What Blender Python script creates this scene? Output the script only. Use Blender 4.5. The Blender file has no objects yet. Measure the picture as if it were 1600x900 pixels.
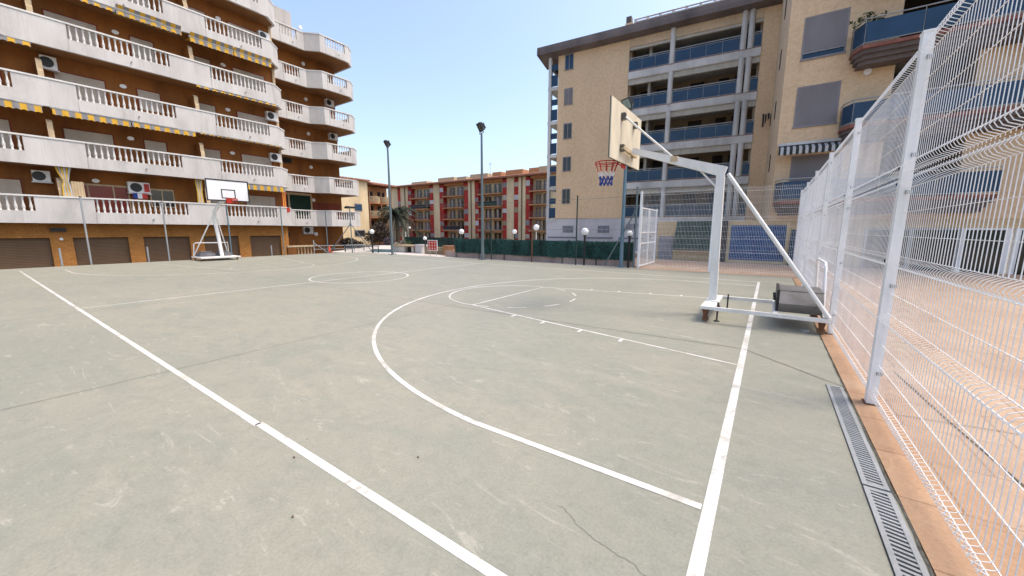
import bpy, math, random
from mathutils import Vector, Matrix
R = math.radians
random.seed(7)
scn = bpy.context.scene
col = scn.collection

# ------------------------------------------------------------------ camera, sky, sun, exposure
cd = bpy.data.cameras.new('camera')
cam = bpy.data.objects.new('camera', cd)
col.objects.link(cam)
cd.sensor_fit = 'HORIZONTAL'; cd.sensor_width = 36
cd.lens = 36 * 586.287 / 1600
cd.clip_start = 0.05; cd.clip_end = 2000
YAW, PITCH, ROLL = R(34.1801), R(8.8191), R(0.169)
cam.matrix_world = (Matrix.Translation((0.1456, -1.207, 1.5768)) @ Matrix.Rotation(YAW, 4, 'Z')
                    @ Matrix.Rotation(math.pi/2 - PITCH, 4, 'X') @ Matrix.Rotation(ROLL, 4, 'Z'))
scn.camera = cam

SUN_EL, SUN_AZ = R(63), R(30)       # azimuth of the sun measured from +X towards +Y
world = bpy.data.worlds.new('World'); scn.world = world
world.use_nodes = True
wn = world.node_tree.nodes; wl = world.node_tree.links
bg = wn['Background']
sky = wn.new('ShaderNodeTexSky'); sky.sky_type = 'NISHITA'; sky.sun_disc = False
sky.sun_elevation = SUN_EL
sky.sun_rotation = math.pi/2 - SUN_AZ
sky.air_density = 1.0; sky.dust_density = 3.6; sky.ozone_density = 0.35
wl.new(sky.outputs[0], bg.inputs[0]); bg.inputs[1].default_value = 0.15
sd = bpy.data.lights.new('sun', 'SUN'); sd.energy = 0.95; sd.angle = R(16); sd.color = (1, .89, .72)
sun = bpy.data.objects.new('sun', sd); col.objects.link(sun)
sdir = Vector((math.cos(SUN_EL)*math.cos(SUN_AZ), math.cos(SUN_EL)*math.sin(SUN_AZ), math.sin(SUN_EL)))
sun.rotation_euler = sdir.to_track_quat('Z', 'Y').to_euler()
scn.view_settings.view_transform = 'Standard'; scn.view_settings.look = 'None'
scn.view_settings.gamma = 1; scn.view_settings.exposure = 1.17
scn.view_settings.use_curve_mapping = False

# ------------------------------------------------------------------ materials
MATS = {}
def nodes_of(name, rough=.6, metal=0.0, spec=.4):
    m = bpy.data.materials.new(name); m.use_nodes = True
    nt = m.node_tree; b = nt.nodes['Principled BSDF']
    b.inputs['Roughness'].default_value = rough; b.inputs['Metallic'].default_value = metal
    b.inputs['Specular IOR Level'].default_value = spec
    return m, nt, b
def N(nt, t, **kw):
    n = nt.nodes.new(t)
    for k, v in kw.items():
        if k in n.inputs: n.inputs[k].default_value = v
        else: setattr(n, k, v)
    return n
def ramp(nt, fac, stops):
    r = nt.nodes.new('ShaderNodeValToRGB'); e = r.color_ramp.elements
    while len(e) > 1: e.remove(e[-1])
    e[0].position = stops[0][0]; c = stops[0][1]; e[0].color = (*c, 1) if len(c) == 3 else c
    for p, c in stops[1:]:
        x = e.new(p); x.color = (*c, 1)
    nt.links.new(fac, r.inputs[0]); return r.outputs[0]
def mix(nt, fac, a, b, mode='MIX'):
    m = nt.nodes.new('ShaderNodeMix'); m.data_type = 'RGBA'; m.blend_type = mode
    for s, v in ((m.inputs[0], fac), (m.inputs[6], a), (m.inputs[7], b)):
        if isinstance(v, (int, float)): s.default_value = v
        elif isinstance(v, tuple): s.default_value = (*v, 1)
        else: nt.links.new(v, s)
    return m.outputs[2]
def pos(nt, scale=(1, 1, 1)):
    g = nt.nodes.new('ShaderNodeNewGeometry'); mp = nt.nodes.new('ShaderNodeMapping')
    mp.inputs['Scale'].default_value = scale
    nt.links.new(g.outputs['Position'], mp.inputs[0]); return mp.outputs[0]
def noise(nt, vec, scale, detail=5, rough=.55, dist=0):
    n = N(nt, 'ShaderNodeTexNoise', Scale=scale, Detail=detail, Roughness=rough, Distortion=dist)
    nt.links.new(vec, n.inputs['Vector']); return n.outputs['Fac']
def bump(nt, b, h, strength=.3, dist=.01):
    n = N(nt, 'ShaderNodeBump', Strength=strength, Distance=dist)
    nt.links.new(h, n.inputs['Height']); nt.links.new(n.outputs[0], b.inputs['Normal'])
def plain(name, c, rough=.6, metal=0., var=.18, scale=3., streak=True, spec=.4, bmp=0.):
    """a base colour broken up by two scales of grime"""
    m, nt, b = nodes_of(name, rough, metal, spec)
    v = pos(nt, (1, 1, .35 if streak else 1))
    n1 = noise(nt, v, scale, 6, .6); n2 = noise(nt, pos(nt), scale*9, 4, .6)
    lo = tuple(max(0, x*(1-var*1.5)) for x in c); hi = tuple(min(1, x*(1+var*.7)) for x in c)
    c1 = ramp(nt, n1, [(.3, lo), (.55, c), (.75, hi)])
    c2 = ramp(nt, n2, [(.3, (1-var*.6,)*3), (.6, (1, 1, 1))])
    nt.links.new(mix(nt, .6, c1, c2, 'MULTIPLY'), b.inputs['Base Color'])
    if bmp: bump(nt, b, n2, bmp, .01)
    MATS[name] = m; return m
def brick(name, c1, c2, mortar, bw=.25, bh=.065, rough=.8, var=.25):
    m, nt, b = nodes_of(name, rough, 0, .25)
    g = nt.nodes.new('ShaderNodeNewGeometry'); s = nt.nodes.new('ShaderNodeSeparateXYZ')
    nt.links.new(g.outputs['Position'], s.inputs[0])
    a = N(nt, 'ShaderNodeMath', operation='ADD'); nt.links.new(s.outputs[0], a.inputs[0]); nt.links.new(s.outputs[1], a.inputs[1])
    cx = nt.nodes.new('ShaderNodeCombineXYZ'); nt.links.new(a.outputs[0], cx.inputs[0]); nt.links.new(s.outputs[2], cx.inputs[1])
    t = N(nt, 'ShaderNodeTexBrick', Scale=1.0); t.offset = .5
    t.inputs['Color1'].default_value = (*c1, 1); t.inputs['Color2'].default_value = (*c2, 1); t.inputs['Mortar'].default_value = (*mortar, 1)
    t.inputs['Mortar Size'].default_value = .008; t.inputs['Brick Width'].default_value = bw; t.inputs['Row Height'].default_value = bh
    nt.links.new(cx.outputs[0], t.inputs['Vector'])
    n1 = noise(nt, pos(nt, (1, 1, .5)), .5, 7, .65); n2 = noise(nt, pos(nt), 6, 4)
    k = ramp(nt, n1, [(.3, (1-var,)*3), (.65, (1, 1, 1))]); k2 = ramp(nt, n2, [(.3, (.86, .84, .8)), (.6, (1, 1, 1))])
    nt.links.new(mix(nt, 1.0, mix(nt, 1.0, t.outputs[0], k, 'MULTIPLY'), k2, 'MULTIPLY'), b.inputs['Base Color'])
    MATS[name] = m; return m

def terrazzo():
    m, nt, b = nodes_of('terrazzo', .75, 0, .3)
    n1 = noise(nt, pos(nt, (1, 1, .3)), .9, 7, .65, .5); n2 = noise(nt, pos(nt, (7, 7, .35)), 1.0, 6, .7); n3 = noise(nt, pos(nt), 30, 4, .7)
    c = ramp(nt, n1, [(.28, (.40, .385, .37)), (.5, (.53, .51, .49)), (.72, (.60, .585, .565))])
    c = mix(nt, ramp(nt, n2, [(.54, (0, 0, 0)), (.74, (.55, .55, .55))]), c, (.36, .335, .30))
    c = mix(nt, 1., c, ramp(nt, n3, [(.3, (.88, .88, .88)), (.65, (1.03, 1.03, 1.03))]), 'MULTIPLY')
    nt.links.new(c, b.inputs['Base Color']); bump(nt, b, n3, .2, .01); MATS['terrazzo'] = m
terrazzo()
plain('white_stone', (.62, .605, .58), .6, var=.1, scale=2)
plain('ochre', (.285, .105, .022), .8, var=.3, scale=.8)
plain('ochre_soffit', (.24, .115, .04), .85, var=.2, scale=.8)
plain('ochre_dark', (.22, .045, .02), .8, var=.25, scale=.8)
plain('cream_edge', (.52, .40, .25), .8, var=.15)
plain('cream', (.70, .55, .34), .8, var=.2, scale=.4)
plain('white_paint', (.76, .76, .75), .45, var=.09, scale=2.5)
plain('hoop_white', (.72, .71, .68), .45, var=.14, scale=4)
plain('fence_white', (.85, .85, .85), .4, var=.06, scale=3)
plain('galvanised', (.36, .375, .38), .45, .35, var=.15)
plain('mast_grey', (.15, .19, .20), .5, .3, var=.12)
plain('blue_grey', (.13, .21, .26), .5, .2, var=.15)
plain('black', (.02, .02, .022), .45, var=.2)
plain('dark_green', (.02, .045, .04), .6, var=.25, scale=6)
plain('dark_steel', (.12, .115, .11), .42, .7, var=.2, scale=5)
plain('weight_grey', (.20, .19, .18), .4, .4, var=.2, scale=4)
plain('rust', (.16, .07, .035), .8, var=.35, scale=12)
plain('red_paint', (.50, .035, .02), .45, var=.2, scale=8)
plain('red_wall', (.40, .028, .018), .7, var=.2, scale=1)
plain('orange_cone', (.7, .1, .03), .5, var=.1)
plain('net_blue', (.02, .06, .30), .7, var=.2, scale=20)
plain('net_white', (.75, .75, .78), .7, var=.1, scale=20)
plain('curtain_yellow', (.62, .38, .05), .8, var=.2, scale=5)
plain('curtain_grey', (.42, .42, .42), .8, var=.2, scale=5)
plain('purple_bush', (.09, .07, .09), .8, var=.3)
plain('tile_roof', (.34, .15, .09), .85, var=.3, scale=2)
plain('slab_orange', (.50, .24, .11), .8, var=.2)
plain('roof_brown', (.15, .122, .115), .75, var=.3, scale=.7)
plain('concrete', (.47, .45, .43), .8, var=.2, scale=1.2)
plain('concrete_white', (.60, .59, .57), .75, var=.2, scale=.9)
plain('grey_render', (.56, .53, .54), .85, var=.15, scale=.5)
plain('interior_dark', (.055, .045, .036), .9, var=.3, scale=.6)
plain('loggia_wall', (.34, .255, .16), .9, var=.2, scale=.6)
plain('loggia_ceiling', (.47, .44, .38), .9, var=.12)
plain('pink_wall', (.40, .31, .275), .85, var=.22, scale=1.3)
plain('pale_wall', (.56, .51, .46), .8, var=.15)
plain('slab_red', (.26, .10, .075), .8, var=.3)
plain('trunk', (.16, .10, .06), .9, var=.4, scale=8)
plain('leaf', (.05, .09, .03), .6, var=.4, scale=3)
plain('palm_leaf', (.018, .027, .012), .8, var=.4, scale=3)
plain('bush_dark', (.05, .035, .025), .8, var=.5, scale=3)
plain('hedge_leaf', (.03, .10, .085), .75, var=.5, scale=2.5)
plain('hedge_back', (.016, .042, .036), .9, var=.4, scale=3)
plain('board_wood', (.62, .55, .42), .65, var=.12, scale=3)
plain('board_white', (.74, .75, .77), .4, var=.07, scale=3)
plain('globe_white', (.82, .82, .82), .25, var=.04)
plain('shutter_grey', (.24, .22, .225), .6, var=.1)
plain('wood', (.22, .13, .07), .8, var=.3)
plain('cloth_dark', (.03, .025, .03), .9)
plain('door_grey', (.20, .20, .23), .6, var=.25, scale=4)
plain('awning_green', (.012, .042, .03), .8, var=.3, scale=2)
plain('parasol', (.45, .42, .40), .9)
plain('red_screen', (.42, .06, .02), .5, var=.2)
plain('net_metal', (.18, .2, .2), .5, .4)
plain('terracotta', (.42, .2, .1), .8)
plain('lamp_glass', (.28, .36, .33), .2, var=.3, scale=9)
plain('bag_grey', (.15, .15, .16), .8, var=.25, scale=6)

def coated(name, c, rough, spots, rust=(.20, .09, .045)):
    m, nt, b = nodes_of(name, rough, 0, .4)
    n1 = noise(nt, pos(nt, (1, 1, .4)), 3, 6, .65); n2 = noise(nt, pos(nt), 22, 6, .7); n3 = noise(nt, pos(nt), 1.7, 4)
    c1 = ramp(nt, n1, [(.3, tuple(x*.80 for x in c)), (.52, c), (.7, tuple(min(.9, x*1.05) for x in c))])
    c1 = mix(nt, ramp(nt, n3, [(.42, (0, 0, 0)), (.7, (.35, .35, .35))]), c1, tuple(x*y for x, y in zip(c, (.86, .83, .77))))
    c1 = mix(nt, ramp(nt, n2, [(spots, (0, 0, 0)), (spots+.05, (.85, .85, .85))]), c1, rust)
    nt.links.new(c1, b.inputs['Base Color'])
    r_ = N(nt, 'ShaderNodeMapRange'); r_.inputs['To Min'].default_value = rough-.12; r_.inputs['To Max'].default_value = rough+.2
    nt.links.new(n1, r_.inputs[0]); nt.links.new(r_.outputs[0], b.inputs['Roughness']); bump(nt, b, n2, .12, .004)
    MATS[name] = m
coated('fence_white', (.85, .85, .845), .42, .69)
coated('hoop_white', (.74, .73, .70), .45, .66)
def slatted(name, c, period, axis=2, depth=.5, rough=.6):
    m, nt, b = nodes_of(name, rough, 0, .3)
    w = N(nt, 'ShaderNodeTexWave', Scale=1.0, Distortion=0.); w.wave_type = 'BANDS'; w.bands_direction = 'XYZ'[axis]
    v = pos(nt, (6.2832/period/6.2832*1.0,)*3); nt.links.new(v, w.inputs['Vector'])
    w.inputs['Scale'].default_value = math.pi/10
    n = noise(nt, pos(nt, (1, 1, .3)), 1.3, 5)
    c1 = ramp(nt, w.outputs['Fac'], [(.0, tuple(x*(1-depth) for x in c)), (.3, c)])
    nt.links.new(mix(nt, 1., c1, ramp(nt, n, [(.3, (.8, .78, .75)), (.65, (1, 1, 1))]), 'MULTIPLY'), b.inputs['Base Color'])
    bump(nt, b, w.outputs['Fac'], .4, .01)
    MATS[name] = m; return m
slatted('shutter_cream', (.52, .46, .38), .05, 2, .25)
slatted('garage_brown', (.175, .105, .058), .08, 2, .5)
slatted('shutter_blind', (.235, .22, .23), .05, 2, .3)

def stripes(name, ca, cb, period, axis):
    m, nt, b = nodes_of(name, .8, 0, .2)
    g = nt.nodes.new('ShaderNodeNewGeometry'); s = nt.nodes.new('ShaderNodeSeparateXYZ'); nt.links.new(g.outputs['Position'], s.inputs[0])
    d = N(nt, 'ShaderNodeMath', operation='DIVIDE'); d.inputs[1].default_value = period; nt.links.new(s.outputs[axis], d.inputs[0])
    f = N(nt, 'ShaderNodeMath', operation='FRACT'); nt.links.new(d.outputs[0], f.inputs[0])
    k = N(nt, 'ShaderNodeMath', operation='GREATER_THAN'); k.inputs[1].default_value = .5; nt.links.new(f.outputs[0], k.inputs[0])
    nt.links.new(mix(nt, k.outputs[0], ca, cb), b.inputs['Base Color'])
    MATS[name] = m
stripes('awning_yellow', (.52, .30, .035), (.20, .195, .20), .44, 1)
stripes('awning_black', (.42, .42, .41), (.03, .035, .035), .22, 0)

def glassy(name, c, rough=.12, spec=.6):
    m, nt, b = nodes_of(name, rough, 0, spec)
    n = noise(nt, pos(nt), .9, 3)
    nt.links.new(ramp(nt, n, [(.3, tuple(x*.7 for x in c)), (.7, c)]), b.inputs['Base Color'])
    MATS[name] = m
glassy('glass_blue', (.017, .055, .115), .2, .35)
glassy('glass_dark', (.018, .020, .022))
glassy('glass_green', (.01, .035, .022), .5, .2)
glassy('glass_door', (.012, .022, .02), .1)
glassy('pool_water', (.16, .32, .38), .08)
glassy('red_curtain', (.24, .03, .012), .25, .4)

def concrete_court():
    m, nt, b = nodes_of('court_concrete', .62, 0, .32)
    p = pos(nt)
    big = noise(nt, p, .22, 6, .6, .6); mid = noise(nt, pos(nt, (1, 1.7, 1)), .8, 9, .66, 1.6); fine = noise(nt, p, 60, 5, .7)
    c = ramp(nt, big, [(.30, (.245, .247, .203)), (.46, (.272, .270, .219)), (.60, (.298, .286, .230)), (.76, (.330, .302, .240))])
    c = mix(nt, ramp(nt, mid, [(.44, (0, 0, 0)), (.66, (.65, .65, .65))]), c, (.232, .240, .202))
    rot = N(nt, 'ShaderNodeMapping'); rot.inputs['Rotation'].default_value = (0, 0, R(62)); rot.inputs['Scale'].default_value = (.55, 2.2, 1)
    nt.links.new(p, rot.inputs[0]); vr = rot.outputs[0]
    patch = noise(nt, vr, .6, 10, .70, 2.2); thin = noise(nt, vr, 1.7, 11, .72, 3.2); scr = noise(nt, vr, 5.5, 9, .75, 2.0)
    c = mix(nt, ramp(nt, patch, [(.55, (0, 0, 0)), (.72, (.42, .42, .42))]), c, (.36, .336, .278))
    c = mix(nt, ramp(nt, thin, [(.585, (0, 0, 0)), (.66, (.55, .55, .55)), (.69, (.12, .12, .12)), (.78, (.5, .5, .5))]), c, (.44, .415, .355))
    c = mix(nt, ramp(nt, scr, [(.60, (0, 0, 0)), (.72, (.3, .3, .3))]), c, (.41, .39, .33))
    c = mix(nt, ramp(nt, scr, [(.28, (.4, .4, .4)), (.40, (0, 0, 0))]), c, (.22, .215, .18))
    c = mix(nt, 1., c, ramp(nt, fine, [(.3, (.83, .83, .82)), (.62, (1.05, 1.05, 1.04))]), 'MULTIPLY')
    mott = noise(nt, p, 9, 8, .75, .8); c = mix(nt, 1., c, ramp(nt, mott, [(.32, (.88, .885, .88)), (.52, (1, 1, 1)), (.72, (1.06, 1.05, 1.03))]), 'MULTIPLY')
    for vs, lo, hi in ((2.3, .008, .022), (6.1, .006, .03)):
        v = N(nt, 'ShaderNodeTexVoronoi', Scale=vs); nt.links.new(p, v.inputs['Vector'])
        c = mix(nt, .8 if vs < 3 else .45, c, ramp(nt, v.outputs['Distance'], [(lo, (.2, .2, .18)), (hi, (1, 1, 1))]), 'MULTIPLY')
    nt.links.new(c, b.inputs['Base Color'])
    bump(nt, b, fine, .12, .004)
    MATS['court'] = m
concrete_court()
def paint_line():
    m, nt, b = nodes_of('line_paint', .5, 0, .35)
    p = pos(nt); n = noise(nt, p, 5, 9, .72, 1.0); n2 = noise(nt, p, 1.1, 5)
    far = N(nt, 'ShaderNodeSeparateXYZ'); nt.links.new(p, far.inputs[0])
    mp = N(nt, 'ShaderNodeMapRange'); mp.inputs['From Min'].default_value = -6; mp.inputs['From Max'].default_value = -24
    mp.inputs['To Min'].default_value = 0; mp.inputs['To Max'].default_value = .10; nt.links.new(far.outputs[0], mp.inputs[0])
    ad = N(nt, 'ShaderNodeMath', operation='ADD'); nt.links.new(n, ad.inputs[0]); nt.links.new(mp.outputs[0], ad.inputs[1])
    c = ramp(nt, n2, [(.35, (.48, .45, .39)), (.46, (.62, .60, .56)), (.6, (.70, .695, .68))])
    c = mix(nt, ramp(nt, ad.outputs[0], [(.50, (0, 0, 0)), (.57, (.35, .35, .35)), (.65, (.85, .85, .85))]), c, (.34, .325, .27))
    nt.links.new(c, b.inputs['Base Color']); MATS['line'] = m
paint_line()
def paving(name, ca, cb, cc, dark):
    m, nt, b = nodes_of(name, .75, 0, .25)
    p = pos(nt)
    n1 = noise(nt, p, .7, 7, .65, .8); n2 = noise(nt, pos(nt, (1, 3.0, 1)), 6, 8, .7, 1.5); n3 = noise(nt, p, 45, 4, .7); n4 = noise(nt, pos(nt, (2.5, 1, 1)), 3, 9, .72, 1.5)
    c = ramp(nt, n1, [(.3, ca), (.5, cb), (.72, cc)])
    c = mix(nt, ramp(nt, n4, [(.52, (0, 0, 0)), (.68, (.5, .5, .5))]), c, tuple(min(.7, x*1.25+.03) for x in cb))
    c = mix(nt, ramp(nt, n2, [(.60, (0, 0, 0)), (.68, (.75, .75, .75))]), c, dark)
    c = mix(nt, 1., c, ramp(nt, n3, [(.3, (.80, .80, .80)), (.62, (1, 1, 1))]), 'MULTIPLY')
    t = N(nt, 'ShaderNodeTexBrick', Scale=1.0); t.inputs['Brick Width'].default_value = .6; t.inputs['Row Height'].default_value = .6
    t.offset = .5; t.inputs['Mortar Size'].default_value = .007
    t.inputs['Color1'].default_value = (1, 1, 1, 1); t.inputs['Color2'].default_value = (.90, .90, .90, 1); t.inputs['Mortar'].default_value = (.55, .52, .5, 1)
    nt.links.new(p, t.inputs['Vector'])
    c = mix(nt, .8, c, t.outputs[0], 'MULTIPLY')
    nt.links.new(c, b.inputs['Base Color']); bump(nt, b, n3, .15, .004)
    MATS[name] = m
paving('kerb_paving', (.34, .20, .115), (.41, .26, .16), (.47, .335, .235), (.24, .13, .075))
paving('paving', (.37, .25, .175), (.43, .305, .215), (.47, .36, .27), (.25, .155, .10))
plain('ground_soil', (.22, .19, .15), .9, var=.3, scale=.3, streak=False)
plain('asphalt', (.10, .098, .095), .9, var=.2, scale=.5, streak=False)
plain('crack', (.09, .085, .07), .9, var=.4, scale=20, streak=False)
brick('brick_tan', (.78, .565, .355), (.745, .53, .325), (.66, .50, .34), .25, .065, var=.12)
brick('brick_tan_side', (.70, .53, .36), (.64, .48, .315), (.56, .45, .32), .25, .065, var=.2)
brick('brick_ochre', (.54, .245, .065), (.47, .20, .05), (.36, .16, .05), .24, .12, var=.25)
brick('brick_buff', (.66, .49, .28), (.60, .43, .24), (.52, .41, .26), .28, .1, var=.15)
brick('stone_wall', (.42, .33, .20), (.26, .20, .13), (.14, .11, .08), .3, .18, var=.3)
brick('blue_mosaic', (.008, .05, .21), (.012, .09, .25), (.13, .19, .30), .16, .16, rough=.35, var=.25)

# ------------------------------------------------------------------ mesh helpers
class MB:
    def __init__(s, xf=None): s.v = []; s.f = []; s.sm = []; s.xf = xf
    def add(s, vs, fs, smooth=False):
        o = len(s.v); s.v += [tuple(v) for v in vs]
        for f in fs: s.f.append(tuple(i+o for i in f)); s.sm.append(smooth)
        return s
    def box(s, x0, x1, y0, y1, z0, z1):
        v = [(x0,y0,z0),(x1,y0,z0),(x1,y1,z0),(x0,y1,z0),(x0,y0,z1),(x1,y0,z1),(x1,y1,z1),(x0,y1,z1)]
        return s.add(v, [(0,3,2,1),(4,5,6,7),(0,1,5,4),(1,2,6,5),(2,3,7,6),(3,0,4,7)])
    def prism(s, poly, z0, z1):
        n = len(poly)
        a = sum(poly[i][0]*poly[(i+1)%n][1]-poly[(i+1)%n][0]*poly[i][1] for i in range(n))
        if a < 0: poly = poly[::-1]
        v = [(x,y,z0) for x,y in poly] + [(x,y,z1) for x,y in poly]
        f = [tuple(range(n-1,-1,-1)), tuple(range(n,2*n))] + [(i,(i+1)%n,n+(i+1)%n,n+i) for i in range(n)]
        return s.add(v, f)
    def extr(s, poly3, d):
        """any planar polygon pushed along a vector"""
        n = len(poly3); d = Vector(d); v = [Vector(q) for q in poly3]; v2 = [q+d for q in v]
        return s.add(v+v2, [tuple(range(n-1,-1,-1)), tuple(range(n,2*n))] + [(i,(i+1)%n,n+(i+1)%n,n+i) for i in range(n)])
    def tube(s, pts, r, n=8, r2=None, caps=True, closed=False, phase=0.):
        pts = [Vector(p) for p in pts]; m = len(pts); vs = []; prev = None
        for i, p in enumerate(pts):
            if closed: t = pts[(i+1) % m]-pts[i-1]
            else: t = pts[min(i+1, m-1)]-pts[max(i-1, 0)]
            t.normalize()
            if prev is None:
                a = Vector((0,0,1)) if abs(t.z) < .9 else Vector((1,0,0))
                u = t.cross(a).normalized()
            else: u = (prev-t*prev.dot(t)).normalized()
            prev = u; w = t.cross(u)
            rr = r if r2 is None else r+(r2-r)*i/(m-1)
            for k in range(n):
                q = phase+2*math.pi*k/n; vs.append(p+(u*math.cos(q)+w*math.sin(q))*rr)
        fs = []
        for i in range(m if closed else m-1):
            j = (i+1) % m
            for k in range(n): fs.append((i*n+k, i*n+(k+1)%n, j*n+(k+1)%n, j*n+k))
        s.add(vs, fs, n > 5)
        if caps and not closed:
            s.add(vs[:n], [tuple(range(n-1,-1,-1))]); s.add(vs[-n:], [tuple(range(n))])
        return s
    def bar(s, a, b, w, h, up=(0,0,1)):
        """rectangular bar between two points"""
        a = Vector(a); b = Vector(b); t = (b-a).normalized(); u = t.cross(Vector(up))
        if u.length < 1e-3: u = t.cross(Vector((0,1,0)))
        u.normalize(); k = u.cross(t)
        c = [u*w/2+k*h/2, -u*w/2+k*h/2, -u*w/2-k*h/2, u*w/2-k*h/2]
        return s.add([a+q for q in c]+[b+q for q in c], [(3,2,1,0),(4,5,6,7)]+[(i,(i+1)%4,4+(i+1)%4,4+i) for i in range(4)])
    def lathe(s, prof, c=(0,0,0), n=12):
        vs = []; c = Vector(c)
        for r, z in prof:
            for k in range(n): vs.append(c+Vector((r*math.cos(2*math.pi*k/n), r*math.sin(2*math.pi*k/n), z)))
        m = len(prof)
        fs = [(i*n+k, i*n+(k+1)%n, (i+1)*n+(k+1)%n, (i+1)*n+k) for i in range(m-1) for k in range(n)]
        s.add(vs, fs, True); s.add(vs[:n], [tuple(range(n-1,-1,-1))]); s.add(vs[-n:], [tuple(range(n))]); return s
    def sphere(s, c, r, n=16, sz=1.):
        return s.lathe([(max(1e-4, r*math.sin(math.pi*i/n)), -r*sz*math.cos(math.pi*i/n)) for i in range(n+1)], c, n+4)
    def disc(s, c, nrm, r, t, n=14, ry=None):
        """short cylinder (ellipse if ry) facing nrm"""
        nrm = Vector(nrm).normalized(); a = Vector((0,0,1)) if abs(nrm.z) < .9 else Vector((1,0,0))
        u = a.cross(nrm).normalized(); w = nrm.cross(u); c = Vector(c); ry = ry or r
        p = [c+u*math.cos(2*math.pi*k/n)*r+w*math.sin(2*math.pi*k/n)*ry for k in range(n)]
        return s.extr(p, nrm*t)
    def band(s, path, z0, z1, t):
        """wall of thickness t to the left of a plan path (mitred)"""
        P = [Vector(p) for p in path]; inn = []
        for i, p in enumerate(P):
            ns = []
            for a, b in ((i-1, i), (i, i+1)):
                if a >= 0 and b < len(P):
                    d = (P[b]-P[a]).normalized(); ns.append(Vector((-d.y, d.x)))
            nn = sum(ns, Vector((0, 0))).normalized(); inn.append(p+nn*t/max(.4, nn.dot(ns[0])))
        for i in range(len(P)-1):
            s.prism([tuple(P[i]), tuple(P[i+1]), tuple(inn[i+1]), tuple(inn[i])], z0, z1)
        return s
    def build(s, name, mat, parent=None, origin=None):
        me = bpy.data.meshes.new(name)
        vs = s.v
        if s.xf is not None: vs = [tuple(s.xf @ Vector(v)) for v in vs]
        if parent is None and origin is not None: vs = [tuple(Vector(v)-Vector(origin)) for v in vs]
        me.from_pydata(vs, [], s.f); me.update()
        for p, q in zip(me.polygons, s.sm): p.use_smooth = q
        me.materials.append(MATS[mat])
        o = bpy.data.objects.new(name, me); col.objects.link(o)
        if parent is not None:
            o.parent = parent
            if parent.type == 'EMPTY': o.matrix_parent_inverse = Matrix.Translation(parent.location).inverted()
        elif origin is not None: o.location = origin
        return o
def tag(o, label=None, cat=None, group=None, kind=None):
    if label: o['label'] = label
    if cat: o['category'] = cat
    if group: o['group'] = group
    if kind: o['kind'] = kind
    return o
def thing(name, loc, label, cat, group=None):
    o = bpy.data.objects.new(name, None); col.objects.link(o); o.location = loc; o.empty_display_size = .3
    return tag(o, label, cat, group)
def copy_tree(o, parent=None):
    c = o.copy(); col.objects.link(c)
    if parent is not None: c.parent = parent
    for ch in o.children: copy_tree(ch, c)
    return c
def dup(o, loc, label, rz=None):
    c = copy_tree(o); c.location = loc; c['label'] = label
    if rz is not None: c.rotation_euler.z = rz
    return c
def struct(mb, name, mat, label=None):
    return tag(mb.build(name, mat), label, None, None, 'structure')

# ------------------------------------------------------------------ ground
COURT_X0, COURT_X1, COURT_Y0, COURT_Y1 = -24.35, .915, -9.0, 14.62
g = MB(); S = 900
g.add([(-S,-S,-1.25),(S,-S,-1.25),(S,S,-1.25),(-S,S,-1.25)], [(0,1,2,3)])
struct(g, 'ground', 'ground_soil', 'low ground around the buildings')
struct(MB().box(-45, COURT_X0-.02, -40, 40, -1.24, -1.1), 'driveway', 'asphalt', 'lowered driveway in front of the garages')
# the court slab: its left far corner is cut where the edge runs towards the pool
struct(MB().prism([(COURT_X0,COURT_Y0),(COURT_X1,COURT_Y0),(COURT_X1,COURT_Y1),(-23.2,COURT_Y1),(COURT_X0,12.0)], -1.2, 0), 'court_floor', 'court', 'grey beige concrete court slab')
struct(MB().box(COURT_X1+.012, 1.34, -9, COURT_Y1+.01, -1.2, -.004), 'kerb_paving', 'kerb_paving', 'orange paving strip under the fence posts')
struct(MB().prism([(1.341,-9),(14,-9),(14,20.68),(-7.6,20.68),(-7.6,15.85),(-4.5,15.85),(-4.5,COURT_Y1+.012),(1.341,COURT_Y1+.012)], -1.2, -.004), 'paving', 'paving', 'orange stamped paving beside and behind the court')
struct(MB().prism([(-23.2,COURT_Y1+.012),(-4.52,COURT_Y1+.012),(-4.52,15.84),(-7.62,15.84),(-7.62,30),(-23.0,30),(-32,22),(-26.5,14)], -1.2, -.07), 'terrace', 'pale_wall', 'pale paved pool terrace')

# painted lines, 4 mm sheets on the slab
ML = MB(); LW, ZL = .054, .0018
CW, CL = 12.6, 22.2
def seg(x0, y0, x1, y1, w=LW, z=ZL):
    a = Vector((x0, y0)); b = Vector((x1, y1)); d = (b-a).normalized(); n = Vector((-d.y, d.x))*w/2
    ML.add([(*(a-n), z), (*(b-n), z), (*(b+n), z), (*(a+n), z)], [(0,1,2,3)])
def arc(cx, cy, r, a0, a1, n=64, w=LW, z=ZL, dash=None):
    for i in range(n):
        if dash and (i//dash) % 2: continue
        p = a0+(a1-a0)*i/n; q = a0+(a1-a0)*(i+1)/n
        vs = [(cx+rr*math.cos(t), cy+rr*math.sin(t), z) for rr, t in ((r-w/2,p),(r+w/2,p),(r+w/2,q),(r-w/2,q))]
        ML.add(vs, [(0,1,2,3)])
seg(.035, 0, -3.19, .004, .056); seg(-3.17, -.010, -23.0, -.006, .053)
seg(0, -.033, 0, CW+.03, .068, ZL+.0001*5)
seg(.0, CW, -CL, CW, .05, ZL+.0001*5)
seg(-CL/2, .034, -CL/2, CW, .045, ZL+.0002*5)
arc(-CL/2, CW/2, 1.53, 0, 2*math.pi, 80, .055, ZL+.0003*5)
R3, OFF = 5.30, 1.016
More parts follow.
